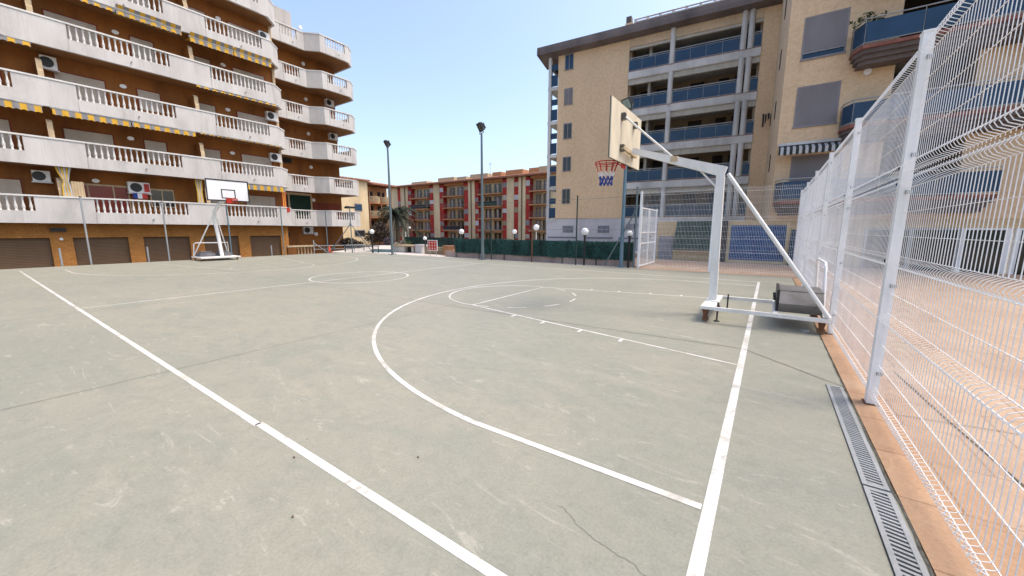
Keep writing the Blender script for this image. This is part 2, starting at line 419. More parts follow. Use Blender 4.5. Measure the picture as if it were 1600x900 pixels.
def half(mx, w):
    X = lambda x: mx(x)
    r = R3; cx = 1.34; yy = CW/2-OFF; th = math.asin(yy/r); xe = cx+r*math.cos(th)
    seg(X(.04), OFF, X(xe), OFF, w, ZL+.0002*5); seg(X(.04), CW-OFF, X(xe), CW-OFF, w, ZL+.0002*5)
    n = 90
    for i in range(n):
        a = -th+2*th*i/n; b = -th+2*th*(i+1)/n
        vs = [(X(cx+q*math.cos(t)), CW/2+q*math.sin(t), ZL+.0002*5) for q, t in ((r-w/2,a),(r+w/2,a),(r+w/2,b),(r-w/2,b))]
        if X(1) > X(0): vs = vs[::-1]
        ML.add(vs, [(0,1,2,3)])
    ft = 4.93; h = 1.53; lw = 2.48
    seg(X(.04), CW/2-lw, X(ft), CW/2-h, w*.75, ZL+.0003*5); seg(X(.04), CW/2+lw, X(ft), CW/2+h, w*.75, ZL+.0003*5)
    seg(X(ft), CW/2-h, X(ft), CW/2+h, w*.75, ZL+.0004*5)
    for i in range(72):
        a = math.pi/2-math.pi*i/36
        b = math.pi/2-math.pi*(i+1)/36
        if i >= 36 and (i//3) % 2: continue
        vs = [(X(ft+q*math.cos(t)), CW/2+q*math.sin(t), ZL+.0005*5) for q, t in ((h-w*.4,a),(h+w*.4,a),(h+w*.4,b),(h-w*.4,b))]
        ML.add(vs, [(0,1,2,3)])
    for k in (1.5, 2.2, 2.95, 3.65):
        for sgn in (-1, 1):
            y = CW/2+sgn*(lw+(h-lw)*k/ft)
            seg(X(k), y, X(k), y+sgn*.16, w*.9, ZL+.0004*5)
half(lambda x: -x, .054)
half(lambda x: -CL+x, .045)
struct(ML, 'court_markings', 'line', 'white basketball court lines')
# expansion joints and the crack
CR = MB()
def crackline(pts, w, z=.0025):
    for (x0, y0), (x1, y1) in zip(pts, pts[1:]):
        a = Vector((x0, y0)); b = Vector((x1, y1)); d = (b-a).normalized(); n = Vector((-d.y, d.x))*w/2
        a -= d*.002; b += d*.002
        CR.add([(*(a-n), z), (*(b-n), z), (*(b+n), z), (*(a+n), z)], [(0,1,2,3)])
def wobble(x0, y0, x1, y1, n, amp, w):
    pts = []
    for i in range(n+1):
        t = i/n; pts.append((x0+(x1-x0)*t+random.uniform(-amp, amp), y0+(y1-y0)*t+random.uniform(-amp, amp)))
    crackline(pts, w)
wobble(-5.29, -4, -5.28, 14.5, 60, .004, .006)
wobble(-10.6, -4, -10.6, 14.5, 60, .004, .010)
wobble(-16.0, -4, -16.0, 14.5, 60, .004, .010)
wobble(-24, 4.4, -5.3, 4.42, 60, .004, .007)
wobble(-5.29, 4.42, -.02, 4.57, 30, .004, .010); wobble(-.02, 4.57, .91, 3.70, 8, .004, .010)
wobble(-24, 9.4, .9, 9.42, 60, .004, .010)
pts = [(-.94, .65), (-.84, .63), (-.73, .56), (-.69, .56), (-.62, .52), (-.55, .475), (-.46, .45), (-.40, .445), (-.33, .42), (-.26, .425), (-.2, .39), (-.12, .37)]
fine = []
for (a, b), (c, d) in zip(pts, pts[1:]):
    for i in range(4): fine.append((a+(c-a)*i/4+random.uniform(-.006, .006), b+(d-b)*i/4+random.uniform(-.006, .006)))
crackline(fine[8:], .0017)

struct(CR, 'court_cracks', 'crack', 'dark joints and a hairline crack in the slab')
bx = MB()
wob = [(COURT_X1-.004+random.uniform(-.006, .006), -3+i*.12) for i in range(147)]
CR2 = MB(); CR = CR2; crackline(wob, .014, .0032)
crackline([(1.45, 4.6), (1.52, 3.4), (1.6, 2.4), (1.75, 1.2), (2.0, -1)], .012, .0005); crackline([(1.2, 3.2), (4, 3.6)], .008, .0005); crackline([(1.2, 6.2), (8, 6.0)], .010, .0005)
struct(CR2, 'court_edge_gap', 'crack', 'dirty gap between slab and paving')

# ------------------------------------------------------------------ drain
dt = thing('drain_channel', (.835, 1.9, 0), 'grey slotted metal drain channel along the right court edge', 'drain')
for y0, y1 in ((-1.4, -.32), (-.3, .79), (.81, 1.78), (1.8, 3.66)):
    f = MB()
    f.box(.765, .790, y0, y1, -.02, .012); f.box(.868, .893, y0, y1, -.02, .012)
    f.box(.790, .868, y0, y0+.03, -.02, .011); f.box(.790, .868, y1-.03, y1, -.02, .011)
    n = int((y1-y0-.06)/.034)
    for i in range(n):
        y = y0+.03+(i+.5)*(y1-y0-.06)/n
        f.extr([(.790, y-.008, -.01), (.868, y-.022, -.01), (.868, y-.004, -.01), (.790, y+.010, -.01)], (0, 0, .0195))
    f.build('grate', 'galvanised', dt)
MB().box(.762, .896, -1.42, 3.68, -.03, .0035).build('gutter', 'black', dt)

# ------------------------------------------------------------------ left apartment building with balustraded balconies
LB = thing('apartment_building', (-31, 6, -1.1), 'ochre apartment building with stacked white balustrade balconies, left of the court', 'building')
FR = -30.1; RZ = [3.22+2.87*k for k in range(7)]
WX = -31.6
def baluster_row(mb, x, y0, y1, zb, zt):
    n = max(3, round((y1-y0)/.235)); h = zt-zb
    prof = [(.055,0),(.055,.06),(.035,.09),(.058,.22),(.062,.32),(.04,.5),(.03,.72),(.038,.82),(.052,.90),(.052,1.)]
    for i in range(n):
        mb.lathe([(r, z*h) for r, z in prof], (x, y0+(i+.5)*(y1-y0)/n, zb), 7)
def balcony(parent, path, R_, openings, slab_poly, x_open, drains=True, low=1.38, weather=None):
    b = MB(); zb = R_-.78; zt = R_-.08
    b.band(path, R_-low, zb, .16)
    # upper part split by the openings (along Y on the straight stretch x = x_open)
    cur = [path[0]]; ops = sorted(openings)
    rest = []
    straight = [i for i in range(len(path)-1) if abs(path[i][0]-x) < .01 and abs(path[i+1][0]-x) < .01] if False else None
    pieces = []; cur = [path[0]]
    for i in range(len(path)-1):
        p, q = path[i], path[i+1]
        for xo, y0, y1 in ops:
            if abs(p[0]-xo) < .02 and abs(q[0]-xo) < .02 and min(p[1], q[1])-.01 <= y0 and y1 <= max(p[1], q[1])+.01:
                if y0 > cur[-1][1]+.01: cur.append((xo, y0))
                if len(cur) > 1: pieces.append(cur)
                cur = [(xo, y1)]
        if abs(cur[-1][0]-q[0])+abs(cur[-1][1]-q[1]) > .01: cur.append(q)
    if len(cur) > 1: pieces.append(cur)
    for c in pieces: b.band(c, zb, zt, .16)
    for xo, y0, y1 in ops: b.box(xo+.0, xo+.022, y0+.01, y1-.01, R_-low+.004, zb-.006)
    o = b.build('balcony', 'terrazzo', parent)
    # coping
    k = MB(); off = []
    P = [Vector(p) for p in path]
    for i, p in enumerate(P):
        ns = []
        for a, c in ((i-1, i), (i, i+1)):
            if a >= 0 and c < len(P): d = (P[c]-P[a]).normalized(); ns.append(Vector((d.y, -d.x)))
        nn = sum(ns, Vector((0, 0))).normalized(); off.append(tuple(p+nn*.035/max(.4, nn.dot(ns[0]))))
    k.band(off, zt+.002, R_, .23); k.build('coping', 'white_stone', o)
    for xo, y0, y1 in ops:
        m = MB(); baluster_row(m, xo-.08, y0, y1, zb, zt); m.build('balustrade', 'white_stone', o)
        if drains:
            d = MB(); yc = (y0+y1)/2+.3; d.tube([(xo-.05, yc, R_-1.08), (xo+.13, yc, R_-1.09)], .035, 8); d.build('spout', 'galvanised', o)
    s = MB(); s.prism(slab_poly, R_-low+.012, R_-low+.3); s.build('floor_slab', 'ochre_soffit', o)
    return o
for k in range(7):
    r = RZ[k]
    path = [(FR, -13.0), (FR, 12.95), (-30.95, 13.8), (-33.0, 13.8)]
    ops = [(FR, -8.7, -4.75), (FR, -2.75, 1.22), (FR, 3.25, 7.22), (FR, 9.2, 12.4)]
    slab = [(FR-.1, -12.9), (FR-.1, 12.90), (-31.0, 13.7), (-36, 13.7), (-36, -12.9)]
    balcony(LB, path, r, ops, slab, FR)
    if k < 6:
        path = [(-33.0, 13.86), (-33.0, 16.95), (-32.1, 17.8), (-32.1, 20.35), (-32.8, 21.1), (-37, 21.1)]
        ops = [(-33.0, 15.1, 16.4), (-32.1, 18.25, 20.05)]
        slab = [(-33.1, 13.86), (-33.1, 16.97), (-32.2, 17.82), (-32.2, 20.3), (-32.9, 21.0), (-38, 21.0), (-38, 13.86)]
        balcony(LB, path, r, ops, slab, -33)
# walls: recessed faces of every storey
w = MB(); w.box(-40, WX, -13, 13.55, 1.9, 24); w.build('wall', 'ochre', LB)
w = MB(); w.box(-41, -34.5, 13.6, 20.3, 1.9, 17.0); w.build('wall', 'ochre', LB)
w = MB(); w.box(-33.2, -31.5, 13.56, 13.74, 1.95, 20); w.build('party_wall', 'cream_edge', LB)
# roof terrace stair house of the far wing
w = MB(); w.box(-37.5, -34.9, 14.2, 17.05, 17.0, 19.6); w.build('stair_house', 'concrete', LB)
# ground storey with garages
GX = -30.95
ops = [(-8.8, -6.6), (-5.9, -3.9), (-3.1, -1.0), (-.55, 1.57), (2.36, 4.5), (5.14, 7.35), (8.1, 10.1), (10.8, 12.9)]
w = MB(); w.box(GX-.3, GX, -13, 13.45, 1.09, 1.9)
yy = -13
for a, b in ops:
    w.box(GX-.3, GX, yy, a, -1.12, 1.09); yy = b
w.box(GX-.3, GX, yy, 13.45, -1.12, 1.09)
w.box(-36, GX-.3, 13.15, 13.45, -1.12, 1.9)
w.build('ground_wall', 'brick_ochre', LB)
w = MB(); w.box(-41, -34.4, 13.45, 20.2, -1.12, 1.9); w.build('ground_wall', 'ochre', LB)
for i, (a, b) in enumerate(ops):
    d = MB(); d.box(GX-.26, GX-.2, a-.02, b+.02, -1.1, 1.1)
    d.build('garage_door', 'garage_brown', LB)
# fins between flats, shutters and lamps
for k in range(6):
    r = RZ[k]; f0 = r-1.08
    for y in (-3.75, 2.2, 8.42):
        f = MB(); x1 = -30.45
        f.extr([(WX, y-.08, f0), (x1, y-.08, f0), (x1, y-.08, r+.35), (x1-.07, y-.08, r+.42), (x1-.07, y-.08, r+.8), (x1-.2, y-.08, r+.92), (WX, y-.08, r+.92)], (0, .16, 0))
        o = f.build('dividing_fin', 'ochre', LB)
        c = MB(); c.extr([(x1+.002, y-.10, f0), (x1+.03, y-.10, f0), (x1+.03, y-.10, r+.36), (x1-.04, y-.10, r+.43), (x1-.04, y-.10, r+.82), (x1-.18, y-.10, r+.95), (x1-.2, y-.10, r+.925), (x1-.068, y-.10, r+.80), (x1-.068, y-.10, r+.425), (x1+.002, y-.10, r+.355)], (0, .20, 0))
        c.build('fin_edge', 'cream_edge', o)  # lighter cream strip: brightness of the lit fin edge put into colour
    rr = random.Random(k)
    for (a, b, door) in ((-7.6, -6.6, 0), (-2.7, -1.75, 0), (-.9, 1.0, 1), (2.78, 4.6, 1), (5.95, 6.93, 0), (8.85, 9.75, 0), (11.05, 13.0, 1)):
        if k == 0 and b in (4.6, 6.93): continue
        s = MB(); zb = f0 if door else f0+.75
        s.box(WX-.02, WX+.03, a, b, zb, r+.78)
        o = s.build('shutter', 'shutter_cream', LB)
        fr = MB(); fr.box(WX-.02, WX+.045, a-.06, a-.003, zb, r+.84); fr.box(WX-.02, WX+.045, b+.003, b+.06, zb, r+.84); fr.box(WX-.02, WX+.045, a-.003, b+.003, r+.783, r+.84)
        fr.build('shutter_frame', 'ochre_dark', o)
    for y in (-.9+.0-1.2, 5.35, 10.48):
        if k == 0 and y == 5.35: y = 3.65
        l = MB(); l.disc((WX+.005, y, r+.75 if k else r+1.02), (1, 0, 0), .15, .07, 16, .11); l.build('wall_lamp', 'globe_white', LB)
    for y in (17.55,):
        l = MB(); l.disc((-34.5, y, r+.98), (1, 0, 0), .15, .08, 14); l.build('wall_lamp', 'globe_white', LB)
MB().disc((-34.4, 17.5, 1.15), (1, 0, 0), .17, .08, 14).build('wall_lamp', 'globe_white', LB)
MB().disc((GX, 1.95, 1.02), (1, 0, 0), .07, .1, 10).build('wall_lamp', 'globe_white', LB)
b_ = MB(); b_.box(GX, GX+.18, 1.62, 2.16, 1.42, 1.6); b_.box(GX+.18, GX+.2, 1.7, 2.08, 1.46, 1.56); b_.build('lamp_box', 'black', LB)
# first-floor windows with red curtains and dark glazing
def window(parent, x, y0, y1, z0, z1, mulls, frame_mat, pane_mat, t=.05):
    f = MB()
    f.box(x, x+.06, y0, y0+t, z0, z1); f.box(x, x+.06, y1-t, y1, z0, z1)
    f.box(x, x+.06, y0+t, y1-t, z1-t*1.6, z1); f.box(x, x+.06, y0+t, y1-t, z0, z0+t)
    for m in mulls: f.box(x, x+.055, m-t/2, m+t/2, z0+t, z1-t*1.6)
    o = f.build('window', frame_mat, parent)
    MB().box(x-.01, x+.03, y0+t, y1-t, z0+t, z1-t*1.6).build('pane', pane_mat, o)
    return o
window(LB, WX+.005, 2.75, 4.95, 2.15, 4.06, (3.3, 4.3), 'cream_edge', 'red_curtain', .06)
window(LB, WX+.005, 5.85, 7.0, 2.9, 4.02, (6.42,), 'cream_edge', 'glass_dark', .06)
window(LB, -34.48, 13.9, 17.4, 2.2, 4.75, (15.4,), 'cream_edge', 'glass_green', .14)
s = MB(); s.box(-34.49, -34.44, 17.5, 20.1, 3.2, 4.0); s.build('blind', 'ochre_dark', LB)
for y0, z0 in ((16.0, .95),):
    s = MB(); s.box(-34.42, -34.36, 14.3, 15.2, .9, 1.3); s.build('vent_grille', 'black', LB)
s = MB(); s.box(-34.49, -34.42, 14.0, 15.9, 7.15, 7.55); s.build('vent_grille', 'black', LB)
# air conditioners
def ac(parent, x, y, z, w=.8, h=.55, mat='white_paint', d=.3):
    b = MB(); b.box(x, x+d, y-w/2, y+w/2, z-h/2, z+h/2); b.box(x, x+d+.05, y-w/2-.05, y+w/2+.05, z-h/2-.06, z-h/2-.02)
    o = b.build('air_conditioner', mat, parent)
    f = MB(); f.disc((x+d, y-w*.14, z), (1, 0, 0), h*.42, .012, 16); f.build('fan', 'black', o); return o
a_ = ac(LB, WX+.05, 5.35, 4.0, .95, .62)
m = MB(); m.box(WX+.351, WX+.356, 5.56, 5.80, 3.76, 4.24); m.build('red_panel', 'red_paint', a_)
ac(LB, WX+.05, 1.7, 4.25, .6, .55); ac(LB, WX+.05, 2.62, 10.0, .55, .6)
ac(LB, WX+.05, 13.2, 9.9, .75, .55); ac(LB, WX+.05, 13.2, 6.95, .75, .55); ac(LB, WX+.05, 13.15, 15.35, .7, .5)
ac(LB, -34.45, 19.6, 13.0); ac(LB, -34.45, 19.75, 10.1); ac(LB, -34.38, 16.7, 1.5, .85, .6)
# striped awnings rolled up under the balconies
def awning(y0, y1, ztop, drop=.28, out=.25, double=False, x=FR+.02):
    ns = max(4, int((y1-y0)/.11)); m = MB()
    def valance(xx, zt, dr):
        n = ns*2; top = []; bot = []
        for i in range(n+1):
            y = y0+(y1-y0)*i/n
            bot.append((xx+.015*math.sin(i*.9), y, zt-dr+.05*abs(math.sin(math.pi*(y/.22)))))
            top.append((xx-.04, y, zt))
        vs = top+bot
        m.add(vs, [(i, i+1, n+1+i+1, n+1+i) for i in range(n)])
        m.add([(a-.012, b, c) for a, b, c in vs], [(n+1+i, n+1+i+1, i+1, i) for i in range(n)])
    valance(x, ztop, drop)
    if double:
        m.add([(x-.9, y0, ztop+.05), (x-.9, y1, ztop+.05), (x-.04, y1, ztop+.0), (x-.04, y0, ztop+.0)], [(0,1,2,3)])
        m.add([(x-.05, y0, ztop+.02), (x-.05, y1, ztop+.02), (x+.10, y1, ztop+.26), (x+.10, y0, ztop+.26)], [(3,2,1,0)])
    o = m.build('awning', 'awning_yellow', LB)
    t = MB(); t.tube([(x-.07, y0-.05, ztop+.03), (x-.07, y1+.05, ztop+.03)], .05, 8); t.build('roller', 'galvanised', o)
    return o
B = lambda k: RZ[k]-1.38
awning(2.32, 5.15, B(2)-.06, .32); awning(5.2, 8.05, B(2)-.06, .28)
awning(-2.7, 2.0, B(2)-.05, .34)
awning(-2.6, 2.0, B(3)-.03, .22)
awning(3.9, 5.15, B(4)-.05, .2); awning(5.2, 7.95, B(4)-.06, .24, double=True)
awning(8.35, 10.6, B(4)-.18, .3, double=True); awning(10.64, 12.9, B(4)-.18, .3, double=True)
awning(8.4, 13.1, B(3)-.03, .14)
awning(8.3, 13.1, B(2)-.02, .08)
awning(10.5, 13.15, B(1)-.06, .38)
awning(-2.6, 2.0, B(5)-.05, .25)
# the little sign at the corner and a low balustrade wall at the foot of the far wing
MB().box(-30.4, -30.36, 13.24, 13.46, 2.85, 3.2).build('corner_plate', 'red_wall', LB)

# knotted curtain, screen and flag on the first balcony
ct = thing('knotted_curtain', (-30.36, 2.35, 3.0), 'yellow and grey striped curtain knotted in the middle on the first balcony', 'curtain')
for i in range(6):
    m = MB(); t = (i-2.5)/2.5; yb = 2.36
    m.tube([(-30.33+.02*(i%2), yb+t*.24, 4.72), (-30.33, yb+t*.17, 4.4), (-30.33+.01*i, yb+t*.06+.03, 4.0), (-30.33, yb+.02+t*.12, 3.75), (-30.33+.02*(i%2), yb+.02+t*.15, 3.0)], .045, 6)
    m.build('fold', 'curtain_grey' if i % 2 else 'curtain_yellow', ct)
for x, yb, zt, zl, lab, mats in ((-30.4, 8.0, 4.72, 3.05, 'yellow and grey curtain gathered at the fin, left of the far hoop backboard', ('curtain_yellow', 'curtain_grey')),
                             (-30.5, 13.15, 4.55, 3.0, 'dark red and yellow curtain gathered at the corner of the first balcony', ('red_wall', 'curtain_yellow'))):
    c_ = thing('gathered_curtain', (x, yb, 3.0), lab, 'curtain')
    for i in range(5):
        t = (i-2)/2; MB().tube([(x+.03*(i % 2), yb+t*.16, zt), (x, yb+t*.11, (zt+zl)/2), (x+.02*(i % 2), yb+t*.14, zl)], .04, 6).build('fold', mats[i % 2], c_)
sc = MB(); 
n = 16
sc.add([(-30.34+.02*math.sin(i*1.7), 2.55+.45*i/n, z) for z in (3.0, 4.02) for i in range(n+1)], [(i, i+1, n+2+i, n+1+i) for i in range(n)])
sc.add([(-30.36+.02*math.sin(i*1.7), 2.55+.45*i/n, z) for z in (3.0, 4.02) for i in range(n+1)], [(i, n+1+i, n+2+i, i+1) for i in range(n)])
tag(sc.build('cane_screen', 'cream_edge', None, (-30.34, 2.75, 3)), 'pale cane screen beside the knotted curtain', 'screen')
fl = thing('small_flag', (WX+.4, 5.3, 3.4), 'blue white and red cloth under the air conditioner fan', 'flag')
for y0, y1, mt in ((5.02, 5.22, 'net_blue'), (5.22, 5.42, 'white_paint'), (5.42, 5.66, 'red_paint')):
    MB().box(WX+.40, WX+.415, y0, y1, 3.36, 3.66).build('stripe', mt, fl)

# ------------------------------------------------------------------ right brick apartment building
RB = thing('brick_apartment_building', (-4, 26, 0), 'tan brick apartment block with blue glass balconies behind the back fence', 'building')
XF = Matrix.Translation((-7.3, 31.3, 0)) @ Matrix.Rotation(R(5), 4, 'Z') @ Matrix.Translation((7.3, -31.3, 0))
FY = 31.3; FL = [2.62+2.88*k for k in range(5)]; TOP = 16.75
def M(): return MB(XF)
M().box(-16.55, -10.45, FY, FY+.5, 2.62, TOP).build('wall', 'brick_tan', RB)
M().box(-1.45, .6, FY, FY+.5, 1.0, TOP).build('wall', 'brick_tan', RB)
M().box(-17.5, -4, FY+.06, FY+.5, -2, 2.6).build('base_wall', 'grey_render', RB)
M().box(-17.6, -16.5, FY+2.6, FY+3, 0, TOP).build('wall', 'loggia_wall', RB)
M().box(-17.46, -17.2, FY-.05, FY+.3, 2.62, TOP).build('corner_column', 'concrete_white', RB)
M().box(-16.56, -16.3, FY+.5, FY+2.6, 2.62, TOP).build('wall', 'loggia_wall', RB)
for k, z in enumerate(FL):
    M().box(-17.5, -16.56, FY-.04, FY+2.6, z-.28, z).build('loggia_slab', 'concrete_white', RB)
    p = M(); p.box(-17.19, -16.58, FY-.02, FY+.02, z+.06, z+.98); o = p.build('balcony_glass', 'glass_blue', RB)
    p = M(); p.box(-17.19, -16.58, FY+.03, FY+.06, z+1.35, z+1.85); p.build('clothes_screen', 'glass_blue', o)
    zt = FL[k+1] if k < 4 else TOP
    # loggia row
    s = M(); s.box(-10.44, -1.46, FY-.06, FY+2.4, z-.55, z); s.box(-10.44, -1.46, FY-.08, FY-.06, z-.5, z-.02)
    s.build('loggia_slab', 'concrete_white', RB)
    M().box(-10.44, -1.46, FY-.085, FY-.06, z+.0, z+.05).build('slab_strip', 'slab_red', RB)
    M().box(-10.44, -1.46, FY+.05, FY+.25, zt-.95, zt-.56).build('blind_box', 'loggia_ceiling', RB)
    M().box(-10.44, -1.46, FY+.26, FY+2.3, zt-.62, zt-.56).build('loggia_ceiling', 'loggia_ceiling', RB)
    bw = M(); bw.box(-10.44, -1.46, FY+2.4, FY+2.6, z, zt); bw.box(-10.44, -10.3, FY+.3, FY+2.4, z, zt-.6); bw.box(-1.6, -1.46, FY+.3, FY+2.4, z, zt-.6)
    bw.build('loggia_wall', 'loggia_wall', RB)
    MB_ = M(); MB_.box(-9.0, -8.8, FY+.6, FY+2.4, z, z+2.2); MB_.build('partition', 'loggia_ceiling', RB)
    for (a, b) in ((-9.9, -9.1), (-8.6, -7.6), (-6.0, -5.0), (-4.0, -3.3), (-2.9, -2.2)):
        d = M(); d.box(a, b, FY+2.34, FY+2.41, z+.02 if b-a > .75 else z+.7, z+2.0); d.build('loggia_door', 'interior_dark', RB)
    for a, b in ((-10.42, -7.45), (-7.0, -2.78), (-1.93, -1.48)):
        n = max(1, round((b-a)/1.0)); gl = M(); fr = M()
        for i in range(n):
            x0 = a+(b-a)*i/n; x1 = a+(b-a)*(i+1)/n
            gl.box(x0+.015, x1-.015, FY-.03, FY-.01, z+.1, z+.86)
        o = gl.build('balcony_glass', 'glass_blue', RB)
        fr.box(a, b, FY-.04, FY+.01, z+.98, z+1.03); fr.box(a, b, FY-.035, FY-.005, z+.865, z+.89); fr.box(a, b, FY-.035, FY-.005, z+.07, z+.098)
        for i in range(n+1):
            x0 = a+(b-a)*i/n; fr.box(x0-.012, x0+.012, FY-.008, FY+.012, z+.05, z+.98)
        fr.build('handrail', 'galvanised', o)
# top storey: laundry frame
for x in (-7.22, -2.57, -2.13):
    for k, z in enumerate(FL):
        zt = (FL[k+1]-.55) if k < 4 else TOP-.1
        c = M(); c.lathe([(.185, 0), (.185, zt-z)], (x, FY-.02, z+.001), 14); c.build('column', 'concrete_white', RB)
M().box(-10.44, -1.46, FY-.02, FY+.2, TOP-.75, TOP).build('beam', 'brick_tan_side', RB)
M().box(-18, .5, FY+.4, FY+12, TOP-.2, TOP).build('roof_slab', 'roof_brown', RB)
r_ = M(); r_.extr([(-18.3, FY-.75, TOP-.02), (-18.3, FY+1.5, TOP-.42), (-18.3, FY+1.5, TOP+.5), (-18.3, FY-.7, TOP+.62), (-18.3, FY-.75, TOP+.3)], (18.9, 0, 0))
r_.box(-18.3, -17.6, FY+1.5, FY+10, TOP-.2, TOP+.5)
r_.build('roof_edge', 'roof_brown', RB)
rr_ = M()
for z in (TOP+1.15, TOP+1.35): rr_.tube([(-10.2, FY+.3, z), (1.0, FY+.3, z)], .055, 6)
rr_.tube([(-10.2, FY+.9, TOP+1.35), (1.0, FY+.9, TOP+1.35)], .035, 6)
for i in range(13):
    x = -10.2+i*.93; rr_.tube([(x, FY+.3, TOP+.4), (x, FY+.3, TOP+1.4)], .05, 6); rr_.tube([(x, FY+.3, TOP+1.35), (x+.25, FY+.9, TOP+1.35), (x+.25, FY+.9, TOP+.4)], .03, 6)
rr_.build('roof_railing', 'pale_wall', RB)
ch = M(); ch.box(-10.95, -10.35, FY+.3, FY+.9, TOP+.3, TOP+1.25); o = ch.build('chimney', 'brick_tan', RB)
M().box(-10.9, -10.5, FY+.35, FY+.85, TOP+1.25, TOP+1.75).build('chimney_cowl', 'roof_brown', o)
# narrow windows on the brick face
for k, (z0, z1, pm) in enumerate(((15.35, 16.5, 'glass_blue'), (12.5, 13.75, 'shutter_blind'), (9.65, 10.85, 'glass_dark'), (6.85, 8.0, 'glass_dark'), (4.0, 5.2, 'glass_dark'))):
    f = M(); x0, x1 = -15.88, -15.2
    f.box(x0-.07, x0, FY-.02, FY+.03, z0, z1); f.box(x1, x1+.05, FY-.02, FY+.03, z0, z1); f.box(x0-.07, x1+.05, FY-.02, FY+.03, z1, z1+.08); f.box(x0-.08, x1+.08, FY-.06, FY+.03, z0-.07, z0-.001)
    f.box((x0+x1)/2-.03, (x0+x1)/2+.03, FY-.018, FY-.005, z0, z1)
    o = f.build('window', 'shutter_grey', RB)
    M().box(x0, x1, FY-.015, FY+.02, z0, z1).build('pane', pm, o)
for x0 in (-15.8, -12.5):
    v = M(); v.box(x0, x0+1.0, FY+.0, FY+.062, 1.35, 1.95); o = v.build('vent', 'door_grey', RB)
    v = M(); v.box(x0+.04, x0+.96, FY-.012, FY+.0, 1.63, 1.67); v.build('vent_bar', 'galvanised', o)
for x0, x1 in ((-17.2, -14.5), (-13.7, -11.2), (-10.6, -8)):
    d = M(); d.box(x0, x1, FY+.02, FY+.062, -1.2, .80); o = d.build('garage_door', 'grey_render', RB)
    M().box(x0-.05, x1+.05, FY-.02, FY+.063, .84, .95).build('lintel', 'door_grey', o)

# the nearer wing
WY = 20.7; WTOP = 19.0
flw = [2.85, 5.78, 8.70, 11.62, 14.5]
w = MB()
# front wall with holes left for the blinds' loggia (x 3.7..5.95)
w.box(.06, 3.69, WY, WY+.4, 2.05, WTOP); w.box(5.95, 14, WY, WY+.4, 2.05, WTOP)
for z in flw: w.box(3.69, 5.95, WY, WY+.4, z-.35, z)
w.box(3.69, 5.95, WY, WY+.4, 2.05, 2.4)
w.build('wall', 'brick_tan', RB)
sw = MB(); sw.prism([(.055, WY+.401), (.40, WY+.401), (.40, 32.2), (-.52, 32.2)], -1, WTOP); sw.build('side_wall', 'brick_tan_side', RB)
MB().box(3.5, 6.2, WY+2.2, WY+2.4, -.5, WTOP).build('loggia_wall', 'interior_dark', RB)  # near-black back wall: shade inside the loggia put into its colour
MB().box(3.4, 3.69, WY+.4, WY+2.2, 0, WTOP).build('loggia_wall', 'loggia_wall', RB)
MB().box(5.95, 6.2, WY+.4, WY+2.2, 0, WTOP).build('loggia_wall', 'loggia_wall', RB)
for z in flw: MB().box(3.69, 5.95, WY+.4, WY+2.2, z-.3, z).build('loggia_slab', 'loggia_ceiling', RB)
for z0, z1 in ((9.0, 10.62), (6.2, 7.8), (3.2, 4.85)):
    x0, x1 = (.65, 2.03) if z0 > 4 else (.72, 2.4)
    f = MB(); f.box(x0-.06, x0, WY-.02, WY+.03, z0, z1); f.box(x1, x1+.06, WY-.02, WY+.03, z0, z1); f.box(x0-.06, x1+.06, WY-.02, WY+.03, z1, z1+.06); f.box(x0-.08, x1+.08, WY-.05, WY+.03, z0-.08, z0-.001)
    o = f.build('window', 'shutter_grey', RB)
    zb = z0+(.22 if z0 > 8 else 0)
    MB().box(x0, x1, WY-.012, WY+.02, zb, z1).build('blind', 'shutter_blind', o)
    if z0 > 8:
        MB().box(x0, x1, WY-.010, WY+.02, z0, zb-.001).build('pane', 'glass_blue', o)
        MB().tube([(x0, WY-.06, zb-.02), (x1, WY-.06, zb-.02)], .02, 6).build('window_bar', 'galvanised', o)
# side-wall windows and stains are just dark slots on the narrow face
for z in (5, 7.9, 10.6, 13.2):
    s = MB(); t = .45; x = .055+(-.52-.055)*t; y = WY+.4+(32.2-WY-.4)*t
    s.prism([(x-.02, y-.25), (x+.05, y-.25), (x+.03, y+.25), (x-.045, y+.25)], z, z+.9); s.build('side_window', 'interior_dark', RB)
# black and white awning over the lowest blind
m = MB(); n = 60
top = [(.15+2.15*i/n, WY-.02, 5.38) for i in range(n+1)]; mid = [(.15+2.15*i/n, WY-.75, 5.12) for i in range(n+1)]
bot = [(x, y-.02, 4.86+.05*abs(math.sin(math.pi*x/.13))) for x, y, z in mid]
vs = top+mid+bot
m.add(vs, [(i, i+1, n+2+i, n+1+i) for i in range(n)]+[(n+1+i, n+2+i, 2*n+3+i, 2*n+2+i) for i in range(n)])
m.add([(a, b+.012, c-.012) for a, b, c in vs], [(n+1+i, n+2+i, i+1, i) for i in range(n)]+[(2*n+2+i, 2*n+3+i, n+2+i, n+1+i) for i in range(n)])
o = m.build('awning', 'awning_black', RB)
MB().box(.12, 2.33, WY-.14, WY-.001, 5.39, 5.5).build('awning_case', 'concrete_white', o)
